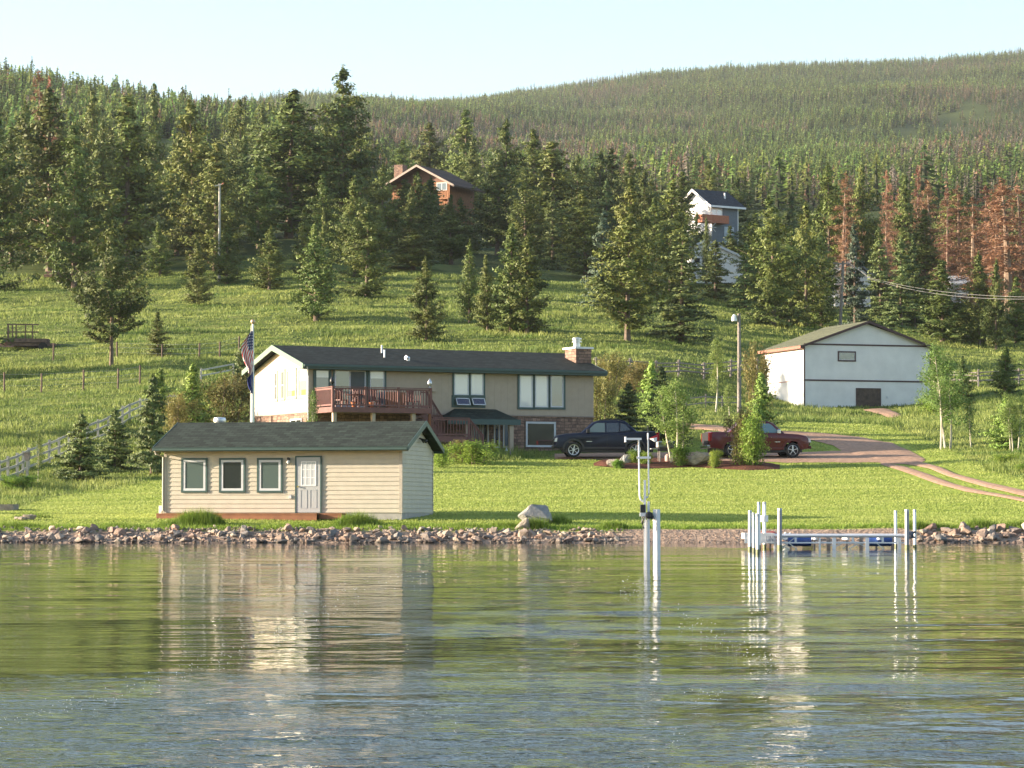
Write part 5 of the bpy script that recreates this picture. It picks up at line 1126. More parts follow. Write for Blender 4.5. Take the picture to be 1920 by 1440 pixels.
# ================================================================== THINGS
tyre = mat('tyre', (.02, .02, .02), .8); chrome = mat('chrome', (.75, .75, .76), .18, metal=1, var=.02); alloy = mat('alloy', (.62, .62, .64), .3, metal=.7)
lens_ = glass_mat('lamp_lens', (.65, .66, .68), .08); redl = mat('tail_red', (.22, .01, .01), .25); tint = glass_mat('tinted_glass', (.012, .016, .016)); shield = glass_mat('windshield', (.10, .17, .15))
clad = mat('dark_cladding', (.035, .035, .038), .6)
def arc(cx, cz, r, a0, a1, n=10): return [(cx+r*math.cos(D2R(a0+(a1-a0)*i/n)), cz+r*math.sin(D2R(a0+(a1-a0)*i/n))) for i in range(n+1)]
def pickup(loc, rz, label, paint, spokes, tg, sideglass):
    e = empty('pickup_truck', loc, rz, label=label, cat='pickup truck')
    out = [(.06, .50), (.0, .62), (.0, .80), (.03, 1.08), (.14, 1.20), (.70, 1.29), (1.45, 1.34), (3.3, 1.34), (3.9, 1.35), (4.3, 1.40), (5.50, 1.41), (5.60, 1.35), (5.62, .85), (5.58, .55)]
    bot = [(5.0, .48)]+arc(4.33, .40, .53, 8, 172)+[(3.72, .42), (1.65, .42)]+arc(1.03, .40, .53, 8, 172)+[(.42, .46)]
    poly = out+bot
    mb = MB(); n = len(poly); secs = [(-1.0, 0.10), (-.97, .03), (-.5, 0), (.5, 0), (.97, .03), (1.0, .10)]
    cx, cz = 2.8, .85; P = []
    # loft across the width: the flanks tuck in slightly, nose rounds in plan
    for y, ins in secs:
        for x, z in poly:
            xx = x+(cx-x)/abs(cx-x+1e-6)*ins*(1.5 if x < .7 or x > 5.2 else .0); zz = z-(ins*.9 if z > 1.0 else 0)
            if x < .5: xx += .10*abs(y)**3
            P.append((xx, y, zz))
    fs = [tuple(range(n)), tuple(range((len(secs)-1)*n, len(secs)*n))[::-1]]
    for i in range(len(secs)-1):
        for k in range(n): fs.append((i*n+k, i*n+(k+1) % n, (i+1)*n+(k+1) % n, (i+1)*n+k))
    mb.add(P, fs); body = mb.build('body', paint, e, .018, smooth=True)
    MB().box(.5, 5.3, -.92, .92, .30, .60).build('underbody', black, body)
    # cabin with sloping sail panels
    bt = [(1.36, 1.28), (2.08, 1.89), (2.32, 1.965), (3.5, 1.985), (3.82, 1.95), (4.48, 1.38)]
    mb = MB(); P = []; m_ = len(bt)
    for y, q in ((-.90, 0), (-.70, 1), (.70, 1), (.90, 0)):
        for x, z in bt: P.append((x, (y if not q else y), z) if q else (x+(.06 if x < 2.5 else -.06), y*(1-.15*(z-1.2)/.7), z-.03*(z > 1.3)))
    fs = [tuple(range(m_)), tuple(range(3*m_, 4*m_))[::-1]]
    for i in range(3):
        for k in range(m_): fs.append((i*m_+k, i*m_+(k+1) % m_, (i+1)*m_+(k+1) % m_, (i+1)*m_+k))
    mb.add(P, fs); cab = mb.build('cabin', paint, e, .03, smooth=True)
    def sg(nm, pts, m_, s):
        y = lambda z: s*(.903*(1-.15*(z-1.2)/.7)+.006)
        MB().quad(*[(x, y(z), z) for x, z in pts]).build(nm, m_, cab)
    for s in (-1, 1):
        sg('side_window', [(1.72, 1.35), (2.72, 1.35), (2.72, 1.84), (2.30, 1.85), (2.16, 1.78)], sideglass, s)
        sg('side_window', [(2.80, 1.35), (3.46, 1.36), (3.46, 1.85), (2.80, 1.84)], tint, s)
        sg('quarter_window', [(3.54, 1.39), (4.08, 1.47), (3.84, 1.76), (3.56, 1.84)], tint, s)
        mb = MB(); mb.tube([(2.3, s*.62, 1.95), (2.5, s*.62, 2.03), (3.5, s*.62, 2.04), (3.8, s*.62, 1.94)], .02, 6); mb.build('roof_rail', black, cab)
        MB().box(1.72, 1.90, s*.95, s*1.16, 1.30, 1.52).build('mirror', black if not tg else chrome, e, .03)
        for x in (2.72, 3.50): MB().box(x-.1, x+.08, s*.985, s*1.02, 1.16, 1.19).build('door_handle', paint, body)
        mb = MB(); mb.box(1.62, 3.74, s*.985, s*1.012, .46, .56); mb.build('side_moulding', clad if not tg else paint, body, .008)
        for x in (1.92, 2.82, 3.68): MB().box(x, x+.012, s*.992, s*1.002, .56, 1.28).build('door_gap', black, body)
        MB().box(1.72, 2.02, s*.995, s*1.008, .84, .87).build('nameplate', chrome, body)
        mb = MB(); mb.prism([(.0, .84), (.30, .83), (.36, 1.04), (.26, 1.09), (.06, 1.02)], s*.80, s*.965, 'y'); mb.build('headlight', lens_, e, .012)
        mb = MB(); mb.box(5.36, 5.630, s*.90, s*.995, .88, 1.34); mb.build('taillight', redl, e, .015)
        for cx_ in (1.03, 4.33):
            ri_ = arc(cx_, .40, .505, 4, 176, 14); ro_ = arc(cx_, .40, .60, 4, 176, 14)[::-1]
            MB().prism(ri_+ro_, s*.955, s*1.022, 'y').build('wheel_arch', clad if not tg else paint, body, .01)
            w_ = MB().lathe([(.30, -.11), (.36, -.13), (.40, -.10), (.41, 0), (.40, .10), (.36, .13), (.30, .11)], 28, (cx_, s*.90, .41), 'y').build('wheel', tyre, e, smooth=True)
            mb = MB(); y0 = s*1.005
            mb.lathe([(.255, -.04), (.285, -.05), (.285, .0), (.26, .012), (.245, -.02)], 28, (cx_, y0, .41), 'y', cap=False); mb.lathe([(.07, -.03), (.075, .0), (.05, .015)], 12, (cx_, y0, .41), 'y')
            for q in range(spokes):
                a = 2*math.pi*q/spokes+.3; dx, dz = math.cos(a), math.sin(a); wd2 = .075 if spokes == 5 else .06
                mb.beam((cx_+dx*.05, y0-.005*s, .41+dz*.05), (cx_+dx*.27, y0-.005*s, .41+dz*.27), wd2, .03)
            mb.build('rim', alloy, w_); MB().lathe([(.27, 0), (.26, .01)], 20, (cx_, s*.96, .41), 'y').build('brake_disc', black, w_)
    MB().quad((1.42, -.74, 1.335), (1.42, .74, 1.335), (2.04, .66, 1.87), (2.04, -.66, 1.87)).build('windshield', shield, cab)
    MB().box(-.04, .12, -.85, .85, .50, .66).build('front_bumper', paint if tg else clad, e, .04)
    MB().box(5.52, 5.70, -.93, .93, .50, .68).build('rear_bumper', chrome if tg else clad, e, .03)
    mb = MB(); mb.box(-.012, .03, -.62, .62, .70, .98); mb.build('grille', black, e)
    MB().box(-.02, -.012, -.60, .60, .82, .87).build('grille_bar', chrome, e)
    MB().box(5.6, 5.64, -.80, .80, .74, 1.36).build('tailgate', mat('tailgate_shaded', (.012, .010, .011), .7), e, .01)  # near-black tailgate colour has the shade lying on it painted in
    return e
navy = mat('navy_paint', (.006, .010, .028), .3, var=.04, coat=.12, spec=.3); maroon = mat('maroon_paint', (.095, .011, .014), .28, var=.04, coat=.3, spec=.4)
D1 = 154.5; pA = at(1037, 857, D1); Tn = pickup((pA[0], D1, gz(pA[0]+2.5, D1)+.05), D2R(3), 'navy blue pickup truck parked nose left against the house', navy, 6, False, glass_mat('cab_glass', (.10, .14, .12)))
pA = at(1515, 862, D1+1.6); Tr = pickup((pA[0]-.05, D1+1.6, gz(pA[0]-2.5, D1+1)+.0), D2R(188), 'dark red pickup truck parked nose right behind the tall bushes', maroon, 5, True, glass_mat('teal_glass', (.08, .17, .19)))
for t_, (pa, pb) in ((Tn, (1074, 1190)), (Tr, (1490, 1374))): print(t_.location[:])

# ---- flagpole and its two flags (hanging limp against it)
p = at(473.5, 790, 148.0); x, y = p[0], p[1]; zt = at(474, 600, y)[2]; z0 = gz(x, y)
e = tag(empty('flagpole', (x, y, z0-.2)), 'tall white flagpole in front of the gable end of the brown house', 'flagpole'); hp = zt-z0+.2
MB().tube([(0, 0, 0), (0, 0, hp*.5), (0, 0, hp-.15)], [.10, .085, .05], 14).build('pole', white, e, smooth=True)
MB().lathe([(.02, -.13), (.10, -.08), (.13, 0), (.10, .09), (.02, .13)], 14, (0, 0, hp-.1)).build('finial', mat('bronze_ball', (.45, .33, .22), .4, metal=.5), e, smooth=True)
MB().tube([(-.1, -.05, hp-.3), (-.11, -.06, 1.2)], .008, 4).build('halyard', white, e)
def limp_flag(name, x, y, ztop, zbot, wid, matf, label, cat='flag', amp=.13):
    n, k = 26, 40; V = []; 
    for i in range(k+1):
        f = i/k; z = ztop+(zbot-ztop)*f
        for j in range(n+1):
            g = j/n; wv = math.sin(g*13+f*3.2)*amp*(.35+.65*f**.4)*(.5+.5*g); spread = wid*g*(.22+.5*math.sin(math.pi*min(1, f*1.15))**.9+.12*f)
            V.append((-spread*.9+.03, -.10-wv*.9-.02*g, z-.35*g*(1-f)*0+.18*math.sin(f*9+g*4)*g*.3-.25*g*f*0))
    Fc = [(i*(n+1)+j, i*(n+1)+j+1, (i+1)*(n+1)+j+1, (i+1)*(n+1)+j) for i in range(k) for j in range(n)]
    me = mesh_np(name, V, Fc, True); uv = me.uv_layers.new(name='UVMap')
    UV = np.array([[(j/n), 1-i/k] for i in range(k+1) for j in range(n+1)], dtype=np.float32); li = np.zeros(len(me.loops), dtype=np.int32); me.loops.foreach_get('vertex_index', li)
    uv.data.foreach_set('uv', UV[li].ravel()); o = link(name, me, matf); o.location = (x, y, 0); return tag(o, label, cat)
m, t, P, N, L = nodes('striped_flag'); uvn = N('ShaderNodeUVMap'); sx = N('ShaderNodeSeparateXYZ'); L(uvn.outputs[0], sx.inputs[0])
def MM(op, a, b=0., c=None):
    q = N('ShaderNodeMath'); q.operation = op
    for i, v in enumerate((a, b, c)):
        if v is None: continue
        if isinstance(v, (int, float)): q.inputs[i].default_value = v
        else: L(v, q.inputs[i])
    return q.outputs[0]
U_, V_ = sx.outputs[0], sx.outputs[1]
# hung limp, the stripes run down the fold: across = U (13 stripes), along = V ; canton in the upper part
acr = MM('ADD', MM('MULTIPLY', U_, .75), MM('MULTIPLY', V_, .9)); stripe = MM('GREATER_THAN', MM('FRACT', MM('MULTIPLY', acr, 6.5)), .46)
cant = MM('MULTIPLY', MM('GREATER_THAN', V_, .55), MM('LESS_THAN', U_, MM('MULTIPLY_ADD', V_, 1.6, -.55)))
gx = MM('SUBTRACT', MM('FRACT', MM('MULTIPLY', U_, 6)), .5); gy = MM('SUBTRACT', MM('FRACT', MM('MULTIPLY', V_, 15)), .5); star = MM('LESS_THAN', MM('ADD', MM('MULTIPLY', gx, gx), MM('MULTIPLY', gy, gy)), .075)
def mixc(f, a, b):
    x = N('ShaderNodeMix'); x.data_type = 'RGBA'; L(f, x.inputs[0])
    for s_, v in ((6, a), (7, b)):
        if isinstance(v, tuple): x.inputs[s_].default_value = (*v, 1)
        else: L(v, x.inputs[s_])
    return x.outputs[2]
sc_ = mixc(stripe, (.55, .03, .04), (.75, .72, .70)); cc_ = mixc(star, (.03, .04, .13), (.6, .6, .65)); L(mixc(cant, sc_, cc_), P.inputs['Base Color']); P.inputs['Roughness'].default_value = .8
zt1 = at(474, 622, y)[2]; zb1 = at(474, 700, y)[2]; zb2 = at(474, 737, y)[2]
limp_flag('striped_flag', x, y, zt1, zb1, .85, m, 'red, white and blue stars and stripes flag hanging limp on the flagpole')
limp_flag('blue_flag', x, y, zb1+.05, zb2, .42, mat('blue_cloth', (.04, .05, .22), .8), 'plain dark blue flag hanging limp below the striped one')

# ---- poles
def pole_at(px, pyb, pyt, D=None):
    D = D or ghit(px, pyb); p = at(px, pyb, D); z0 = gz(p[0], D); return p[0], D, z0, at(px, pyt, D)[2]-z0
x, y, z0, h = pole_at(1386, 775, 588); e = tag(empty('yard_lamp', (x, y, z0-.1)), 'tall weathered wooden pole with a white yard lamp, left of the barn', 'lamp post')
MB().tube([(0, 0, 0), (.02, 0, h*.5), (.01, 0, h+.1)], [.15, .13, .105], 12).build('pole', greyw, e, smooth=True)
MB().tube([(0, 0, h-.1), (-.22, -.05, h-.05), (-.3, -.08, h-.02)], .025, 6).build('arm', metal, e)
MB().lathe([(.19, -.42), (.20, -.3), (.15, -.12), (.09, 0), (.02, .05)], 14, (-.33, -.1, h)).build('lamp_head', mat('frosted', (.8, .8, .78), .3), e, smooth=True)
x, y, z0, h = pole_at(411, 530, 343); e = tag(empty('utility_pole', (x, y, z0-.1)), 'pale bare utility pole with short crossarm before the left pine stand', 'utility pole')
MB().tube([(0, 0, 0), (0, 0, h)], [.17, .12], 12).build('pole', postw, e, smooth=True)
MB().beam((-.55, 0, h-.25), (.45, -.1, h-.02), .12, .14).build('crossarm', postw, e); MB().tube([(.25, -.2, h-.1), (.5, -.3, h+.05)], [.07, .09], 8).build('bracket', rustw, e)
x, y, z0, h = pole_at(1575, 604, 488, 305.0); e = tag(empty('utility_pole', (x, y, z0-.1)), 'dark leaning utility pole behind the barn, left of the blue spruce', 'utility pole')
MB().tube([(0, 0, 0), (.35, 0, h)], [.18, .14], 12).build('pole', greyw, e, smooth=True); MB().beam((-.7, 0, h-.2), (1.2, 0, h-.3), .12, .14).build('crossarm', greyw, e)
for k, (pe, nm) in enumerate((((1960, 557, 205.0), 'upper of the two power lines sagging to the right edge'), ((1960, 560, 206.5), 'lower of the two power lines sagging to the right edge'))):
    a = Vector((x+.9, y, z0+h-.2-.12*k)); b = Vector(at(*pe)); pts = []
    a = Vector(at(1632, 521+2*k, 290.))
    for i in range(25):
        f = i/24; q = a.lerp(b, f); q.z -= (.5+.15*k)*4*f*(1-f); pts.append(tuple(q))
    tag(MB().tube([(x+.9, y, z0+h-.2)]+pts, .015, 5).build('power_line', mat('cable', (.22, .21, .20), .5), None), nm, 'cable')

# ---- fences
def rail_fence(name, pts, label, mt, ph, rails, pw=.12, rw=.04, rh=.12, every=2.2, top=False, wire=False, group=None):
    W_ = [gpt(*p)[:2] if len(p) == 2 else at(p[0], p[1], p[2])[:2] for p in pts]; W_ = np.array(W_)
    d = np.r_[0, np.cumsum(np.linalg.norm(np.diff(W_, axis=0), axis=1))]; n = max(2, int(d[-1]/every)+1); tt = np.linspace(0, d[-1], n)
    Pn = np.stack([np.interp(tt, d, W_[:, 0]), np.interp(tt, d, W_[:, 1])], -1); o = (Pn[0][0], Pn[0][1], gz(*Pn[0]))
    e = tag(empty(name, o), label, 'fence', group); r = random.Random(n)
    Q_ = [Vector((p[0]-o[0], p[1]-o[1], gz(*p)-o[2])) for p in Pn]
    for q in Q_:
        h = ph*r.uniform(.93, 1.08); tl = Vector((r.uniform(-.04, .04), 0, h))
        if wire: MB().tube([tuple(q-Vector((0, 0, .3))), tuple(q+tl)], pw*.5, 7).build('post', mt, e)
        else: MB().beam(q-Vector((0, 0, .3)), q+tl, pw, pw).build('post', mt, e)
    for rz_ in rails:
        mb = MB()
        for a, b in zip(Q_[:-1], Q_[1:]):
            u = Vector((0, -.0 if wire else -pw*.6, rz_+r.uniform(-.03, .03)*(0 if wire else 1)))
            if wire: mb.tube([tuple(a+u), tuple(b+u)], .006, 3, False)
            else: mb.beam(a+u, b+u, rw, rh)
        mb.build('wire' if wire else 'rail', metal if wire else mt, e)
    return e
f1 = rail_fence('rail_fence', [(-40, 925), (5, 905), (30, 897), (52, 883), (92, 868), (120, 856), (155, 838), (200, 818), (245, 790), (262, 783), (330, 772)], 'pale wooden three-rail fence climbing from the far left to behind the spruces', postw, 1.15, (.18, .62, 1.02), .13, .04, .12, 2.3)
rail_fence('rail_fence', [(376, 718), (405, 712), (438, 706)], 'short white rail fence left of the flagpole', postw, .95, (.45, .85), .14, .04, .1, 2.6)
rail_fence('pasture_fence', [(-60, 736), (85, 737), (142, 733), (218, 731), (262, 722)], 'wire fence with thin dark posts on the terrace at the left', oldw, 1.45, (.5, .9, 1.3), .13, every=3.0, wire=True)
rail_fence('pasture_fence', [(100, 676), (122, 671), (248, 672), (371, 676), (448, 660)], 'wire fence with weathered posts crossing the left meadow above the terrace', oldw, 1.35, (.5, .9, 1.25), .14, every=5.6, wire=True)
def jack_fence(pts, label, mt):
    W_ = np.array([gpt(*p)[:2] for p in pts]); d = np.r_[0, np.cumsum(np.linalg.norm(np.diff(W_, axis=0), axis=1))]; n = int(d[-1]/3.4)+1; tt = np.linspace(0, d[-1], n)
    Pn = np.stack([np.interp(tt, d, W_[:, 0]), np.interp(tt, d, W_[:, 1])], -1); o = (Pn[0][0], Pn[0][1], gz(*Pn[0])); e = tag(empty('log_fence', o), label, 'fence'); r = random.Random(4)
    Q_ = [Vector((p[0]-o[0], p[1]-o[1], gz(*p)-o[2])) for p in Pn]
    for q in Q_:
        mb = MB(); mb.tube([tuple(q+Vector((-.1, -.6, -.1))), tuple(q+Vector((.05, .25, 1.35)))], .07, 7); mb.tube([tuple(q+Vector((.1, .6, -.1))), tuple(q+Vector((-.05, -.25, 1.35)))], .07, 7); mb.build('jack_post', mt, e)
    for k, (dy, zz) in enumerate(((-.28, .45), (-.12, .8), (0, 1.15), (.3, .5))):
        mb = MB()
        for a, b in zip(Q_[:-1], Q_[1:]): mb.tube([tuple(a+Vector((-.2, dy, zz+r.uniform(-.08, .08)))), tuple(b+Vector((.2, dy, zz+r.uniform(-.08, .08))))], [.06, .05], 6)
        mb.build('rail', mt, e)
jack_fence([(1118, 703), (1200, 706), (1290, 707), (1420, 703)], 'grey crossed-log fence on the bank above the navy pickup', greyw)
jack_fence([(1765, 722), (1830, 724), (1900, 722), (1990, 720)], 'grey crossed-log fence right of the barn', greyw)
rail_fence('rail_fence', [(1240, 768), (1300, 768), (1385, 764)], 'grey two-rail fence between the aspen and the lamp post', greyw, .9, (.35, .75), .1, .05, .08, 2.6)
# signpost and stump-like post on the brush bank
p = gpt(1146, 730); tag(MB().tube([(0, 0, -.2), (0, 0, .8)], .06, 7).lathe([(.12, .8), (.12, 1.0), (.02, 1.1)], 8).build('marker_post', greyw, None), 'short post with a capped top right of the house, in the brush', 'post').location = (p[0], p[1], gz(p[0], p[1]))
# birdhouse on its fence post
p = at(51, 880, 141.0); z = gz(p[0], p[1]); e = tag(empty('birdhouse', (p[0], p[1], z)), 'small grey birdhouse with an overhanging flat roof above the left rail fence', 'birdhouse')
MB().box(-.06, .06, -.06, .06, -.2, 1.0).build('post', postw, e); MB().prism([(-.11, 1.0), (.11, 1.0), (.15, 1.34), (-.15, 1.36)], -.13, .13).build('box', greyw, e); MB().box(-.2, .2, -.2, .18, 1.36, 1.39).build('roof', greyw, e)

# ---- log deck / loading platform and pole pile on the meadow
D_ = ghit(60, 655); p = at(22, 650, D_); z = gz(p[0]+1, D_); e = tag(empty('log_trailer', (p[0]-.4, D_, z), D2R(6)), 'old wooden flatbed with timber and slatted rack at the left meadow edge', 'trailer')
mb = MB()
for i in range(7): mb.box(-.2, 3.4+.2*(i % 2), -.8+.3*i, -.55+.3*i, .55, .9)
mb.box(0, 4.2, -.7, -.5, .25, .5); mb.box(.2, 4.6, .6, .8, .25, .5); mb.build('bed', oldw, e)
mb = MB()
for i in range(3):
    mb.box(-.6-.1*i, .6, -.8+.35*i, -.5+.35*i, .15+.12*i, .27+.12*i)
mb.build('plank_stack', mat('pinkish_wood', (.28, .17, .13), .8, var=.25), e)
mb = MB()
for x_ in (.05, .45, .75, 1.55, 2.15): mb.box(x_, x_+.1, -.7, -.6, .9, 2.15)
for z_ in (1.4, 2.05): mb.box(0, 2.75, -.72, -.68, z_, z_+.11)
for z_ in (1.35, 2.05): mb.box(.0, .08, -.7, .9, z_, z_+.12)
mb.box(.0, .1, .8, .9, .9, 2.1); mb.build('rack', oldw, e)
MB().lathe([(.30, -.1), (.38, -.1), (.38, .1), (.30, .1)], 16, (3.1, -.75, .2), 'y').build('wheel', tyre, e)
D_ = ghit(125, 522); p = at(84, 516, D_); z = gz(p[0]+2, D_); e = tag(empty('log_pile', (p[0], D_, z), D2R(-3)), 'stack of long grey-red poles lying at the edge of the left wood', 'log pile')
r = random.Random(2); mb = MB()
for k in range(4):
    for i in range(9-k): x_ = r.uniform(0, .7); mb.tube([(x_, -.9+.2*i+.1*k, .1+.19*k), (5.6+r.uniform(-.6, .4), -.9+.2*i+.1*k, .1+.19*k)], .095, 7)
mb.build('poles', mat('pole_wood', (.20, .13, .10), .85, var=.35), e)
mb = MB(); mb.beam((1.8, -1.1, 0), (1.9, -1.0, 1.15), .1, .1); mb.beam((1.6, -1.2, -.1), (3.8, -1.1, .75), .1, .1); mb.beam((1.0, -.6, .82), (2.1, -.5, .98), .3, .1); mb.build('props', greyw, e)

# ---- boulders, mulch bed things, grill
def rock_mesh(name, seed, n=22, sc=(1, .8, .7), rough=.5):
    r = np.random.default_rng(seed); bm = bmesh.new(); 
    for _ in range(n):
        v = r.normal(0, 1, 3); v /= np.linalg.norm(v); v = v*r.uniform(.78, 1.05)*np.array(sc); bm.verts.new(v)
    bmesh.ops.convex_hull(bm, input=bm.verts); bmesh.ops.delete(bm, geom=[v for v in bm.verts if not v.link_faces], context='VERTS')
    bmesh.ops.bevel(bm, geom=list(bm.edges), offset=.045, segments=1, affect='EDGES', clamp_overlap=True)
    if rough:
        bmesh.ops.subdivide_edges(bm, edges=list(bm.edges), cuts=1, use_grid_fill=True)
        for v in bm.verts: v.co += Vector(r.normal(0, .018*rough, 3))
    me = bpy.data.meshes.new(name); bm.to_mesh(me); bm.free(); return me
def rock_mat(name, stops, sc=.7):
    m, t, P, N, L = nodes(name); oi = N('ShaderNodeObjectInfo'); geo = N('ShaderNodeNewGeometry'); tc = N('ShaderNodeTexCoord')
    r = ramp(t, stops, 'LINEAR'); L((oi if sc else geo).outputs['Random' if sc else 'Random Per Island'], r.inputs[0])
    n = noise(t, 4, 5, tc.outputs['Object'], .65); n2 = noise(t, 14, 4, geo.outputs['Position']); r2 = ramp(t, [(.3, (.62, .62, .62)), (.7, (1.2, 1.18, 1.15))]); L(n.outputs[0], r2.inputs[0])
    mx = N('ShaderNodeMix'); mx.data_type = 'RGBA'; mx.blend_type = 'MULTIPLY'; mx.inputs[0].default_value = 1; L(r.outputs[0], mx.inputs[6]); L(r2.outputs[0], mx.inputs[7]); 
    sz_ = N('ShaderNodeSeparateXYZ'); L(geo.outputs['Position'], sz_.inputs[0]); wet = N('ShaderNodeMapRange'); wet.inputs[1].default_value = .05; wet.inputs[2].default_value = .13; wet.inputs[3].default_value = .33; wet.inputs[4].default_value = 1; L(sz_.outputs['Z'], wet.inputs[0])
    vm_ = N('ShaderNodeVectorMath'); vm_.operation = 'SCALE'; L(mx.outputs[2], vm_.inputs[0]); L(wet.outputs[0], vm_.inputs['Scale']); L(vm_.outputs[0], P.inputs['Base Color'])
    b = N('ShaderNodeBump'); b.inputs['Strength'].default_value = .7; b.inputs['Distance'].default_value = .04; L(n2.outputs[0], b.inputs['Height']); L(b.outputs[0], P.inputs['Normal']); P.inputs['Roughness'].default_value = .85; return m
RS = [(.0, (.25, .18, .14)), (.2, (.36, .29, .23)), (.4, (.31, .20, .15)), (.55, (.20, .19, .18)), (.7, (.45, .37, .29)), (.85, (.32, .21, .16)), (1., (.17, .165, .16))]
rm1 = rock_mat('shore_stone', RS); rm2 = rock_mat('riprap_stone', RS, 0); gran = rock_mat('granite', [(0, (.34, .28, .22)), (1, (.40, .33, .25))]); greyg = rock_mat('grey_granite', [(0, (.27, .26, .245)), (1, (.30, .29, .27))])
def boulder(px, py, D, w_, h_, label, m_, seed, sc=(1, .8, .8)):
    p = at(px, py, D); me = rock_mesh('boulder', seed, 16, sc, 1.0); me.materials.append(m_); o = link('boulder', me); z = gz(p[0], D)
    zs = [v.co.z for v in me.vertices]; xs = [v.co.x for v in me.vertices]; k = w_/(max(xs)-min(xs)); kz = h_*1.2/(max(zs)-min(zs))
    o.scale = (k, k*.9, kz); o.location = (p[0], D, z-min(zs)*kz-h_*.2); return tag(o, label, 'boulder')
boulder(1006, 985, 105.0, 1.28, .72, 'large grey flat-topped boulder on the shore right of the boathouse', greyg, 5)
boulder(1151, 878, 147.8, .85, .45, 'pale round boulder at the left end of the mulch bed', gran, 6)
boulder(1182, 872, 149.6, 1.15, .62, 'grey boulder behind the pale one in the mulch bed', greyg, 8)
boulder(1308, 871, 149.3, 1.35, .78, 'tan flat-topped boulder between the grill and the red pickup', gran, 9)
boulder(1045, 993, 103.6, .62, .42, 'pointed tan rock at the left foot of the big shore boulder', gran, 12).location.x -= 1.25
x_, D_ = at(1248, 870, 150.5)[0], 150.5; z = gz(x_, D_); e = tag(empty('barbecue_grill', (x_, D_, z), D2R(8)), 'gas grill with a grey hood and pale cart in the mulch bed', 'grill')
sv_m = mat('hood_grey', (.13, .15, .145), .3, metal=.3); pk = mat('cart_pale', (.45, .40, .36), .6)
MB().prism([(-.30, .88), (.30, .88), (.30, 1.0), (.22, 1.16), (.0, 1.22), (-.22, 1.16), (-.30, 1.0)], -.42, .42, 'x').build('hood', sv_m, e, .02)
mb = MB(); mb.box(-.45, -.42, -.28, .28, .9, 1.17); mb.build('hood_end', pk, e); MB().box(-.38, .38, -.28, .28, .70, .87).build('firebox', black, e)
for a in (-.36, .30):
    for b_ in (-.24, .20): MB().box(a, a+.06, b_, b_+.05, .0, .70).build('leg', pk, e)
MB().box(-.36, .36, -.24, .24, .12, .15).build('shelf', pk, e); MB().box(-.80, -.46, -.2, .2, .80, .83).build('side_shelf', wgrey, e)
MB().lathe([(.14, .15), (.16, .22), (.16, .45), (.06, .55)], 14, (.12, 0, 0)).build('gas_bottle', mat('bottle_pink', (.5, .35, .30), .5), e, smooth=True)
# red and white cloth flapping at the lift upright is a thing further down

# ---- low stone heap at the far left, edging timbers
p = at(45, 978, 106.0)
for k, (px, w_, h_) in enumerate(((42, .35, .14), (52, .4, .2), (60, .3, .22), (34, .3, .12))):
    boulder(px, 975, 106+.1*k, w_, h_, 'low tan rock in the small heap on the lawn at the left', gran, 20+k)['group'] = 'rocks heaped on the left lawn'
p = at(-10, 948, 116.0); tag(MB().box(-2.2, 0, 0, 1.4, -.3, .28).build('garden_bed', greyw, None), 'low grey timber edge of a garden bed at the left frame edge', 'planter box').location = (at(24, 948, 116)[0], 116, gz(at(24, 948, 116)[0], 116)+.0)

# ---- riprap bank: the largest three hundred one by one, the rest as one mass
protos = []
for i in range(9):
    me = rock_mesh('shore_rock', 40+i, 13, (1, .75, [.55, .7, .8][i % 3]), .6); me.materials.append(rm1); protos.append(me)
rr = np.random.default_rng(77)
def bank_pt():
    while True:
        s = rr.uniform(-45, 1975) if rr.random() < .9 else rr.uniform(-180, 2110)
        if s > 1712 or s < 1150+10*rr.normal(): return s
SL = ['dark', 'tan', 'pinkish']
for i in range(300):
    s = bank_pt(); D = 101.35+1.95*rr.random()**.9; x = (s-960)/F*D; sz = rr.uniform(.10, .26)*(1.25 if rr.random() < .12 else 1)*(1.25 if s > 1700 else 1); z = gz(x, D)
    o = link('shore_rock', protos[i % 9]); o.scale = (sz*rr.uniform(.85, 1.4), sz, sz*rr.uniform(.8, 1.2)); o.rotation_euler = (rr.uniform(-.5, .5), rr.uniform(-.5, .5), rr.uniform(0, 6.3)); o.location = (x, D, z+sz*.25)
    right = s > 1700
    tag(o, 'broken brown rock in the riprap bank at the waterline %s' % ('right of the dock' if right else 'below the boathouse lawn'), 'rock', 'riprap rocks %s' % ('right of the dock' if right else 'left of the gravel beach'))
mv = []
for me in protos:
    v = np.zeros(len(me.vertices)*3); me.vertices.foreach_get('co', v); v = v.reshape(-1, 3); me.calc_loop_triangles(); tt_ = np.zeros(len(me.loop_triangles)*3, dtype=np.int32); me.loop_triangles.foreach_get('vertices', tt_); mv.append((v, tt_.reshape(-1, 3)))
VS, TS = [], []; off = 0
def add_rock(s, D, sz, lift=.1):
    global off
    x = (s-960)/F*D; v, tt_ = mv[rr.integers(9)]; R3 = np.array(Matrix.Rotation(rr.uniform(0, 6.3), 3, 'Z') @ Matrix.Rotation(rr.uniform(-.6, .6), 3, 'X')); vv = (v*sz*rr.uniform(.8, 1.3, 3))@R3.T+np.array([x, D, gz(x, D)+sz*lift]); VS.append(vv); TS.append(tt_+off); off += len(v)
for i in range(2200): add_rock(bank_pt(), 101.2+2.3*rr.random(), rr.uniform(.035, .10)*(1.5 if rr.random() < .3 else 1))
for i in range(60): add_rock(rr.uniform(-40, 1150), 103.4+.4*rr.random(), rr.uniform(.05, .12))
o = link('riprap', mesh_np('riprap', np.concatenate(VS), np.concatenate(TS)), rm2); tag(o, kind='stuff')
VS, TS = [], []; off = 0
for i in range(2600):
    s = rr.uniform(1140, 1725); add_rock(s, 101.3+2.2*rr.random()**1.3, rr.uniform(.012, .04), .2)
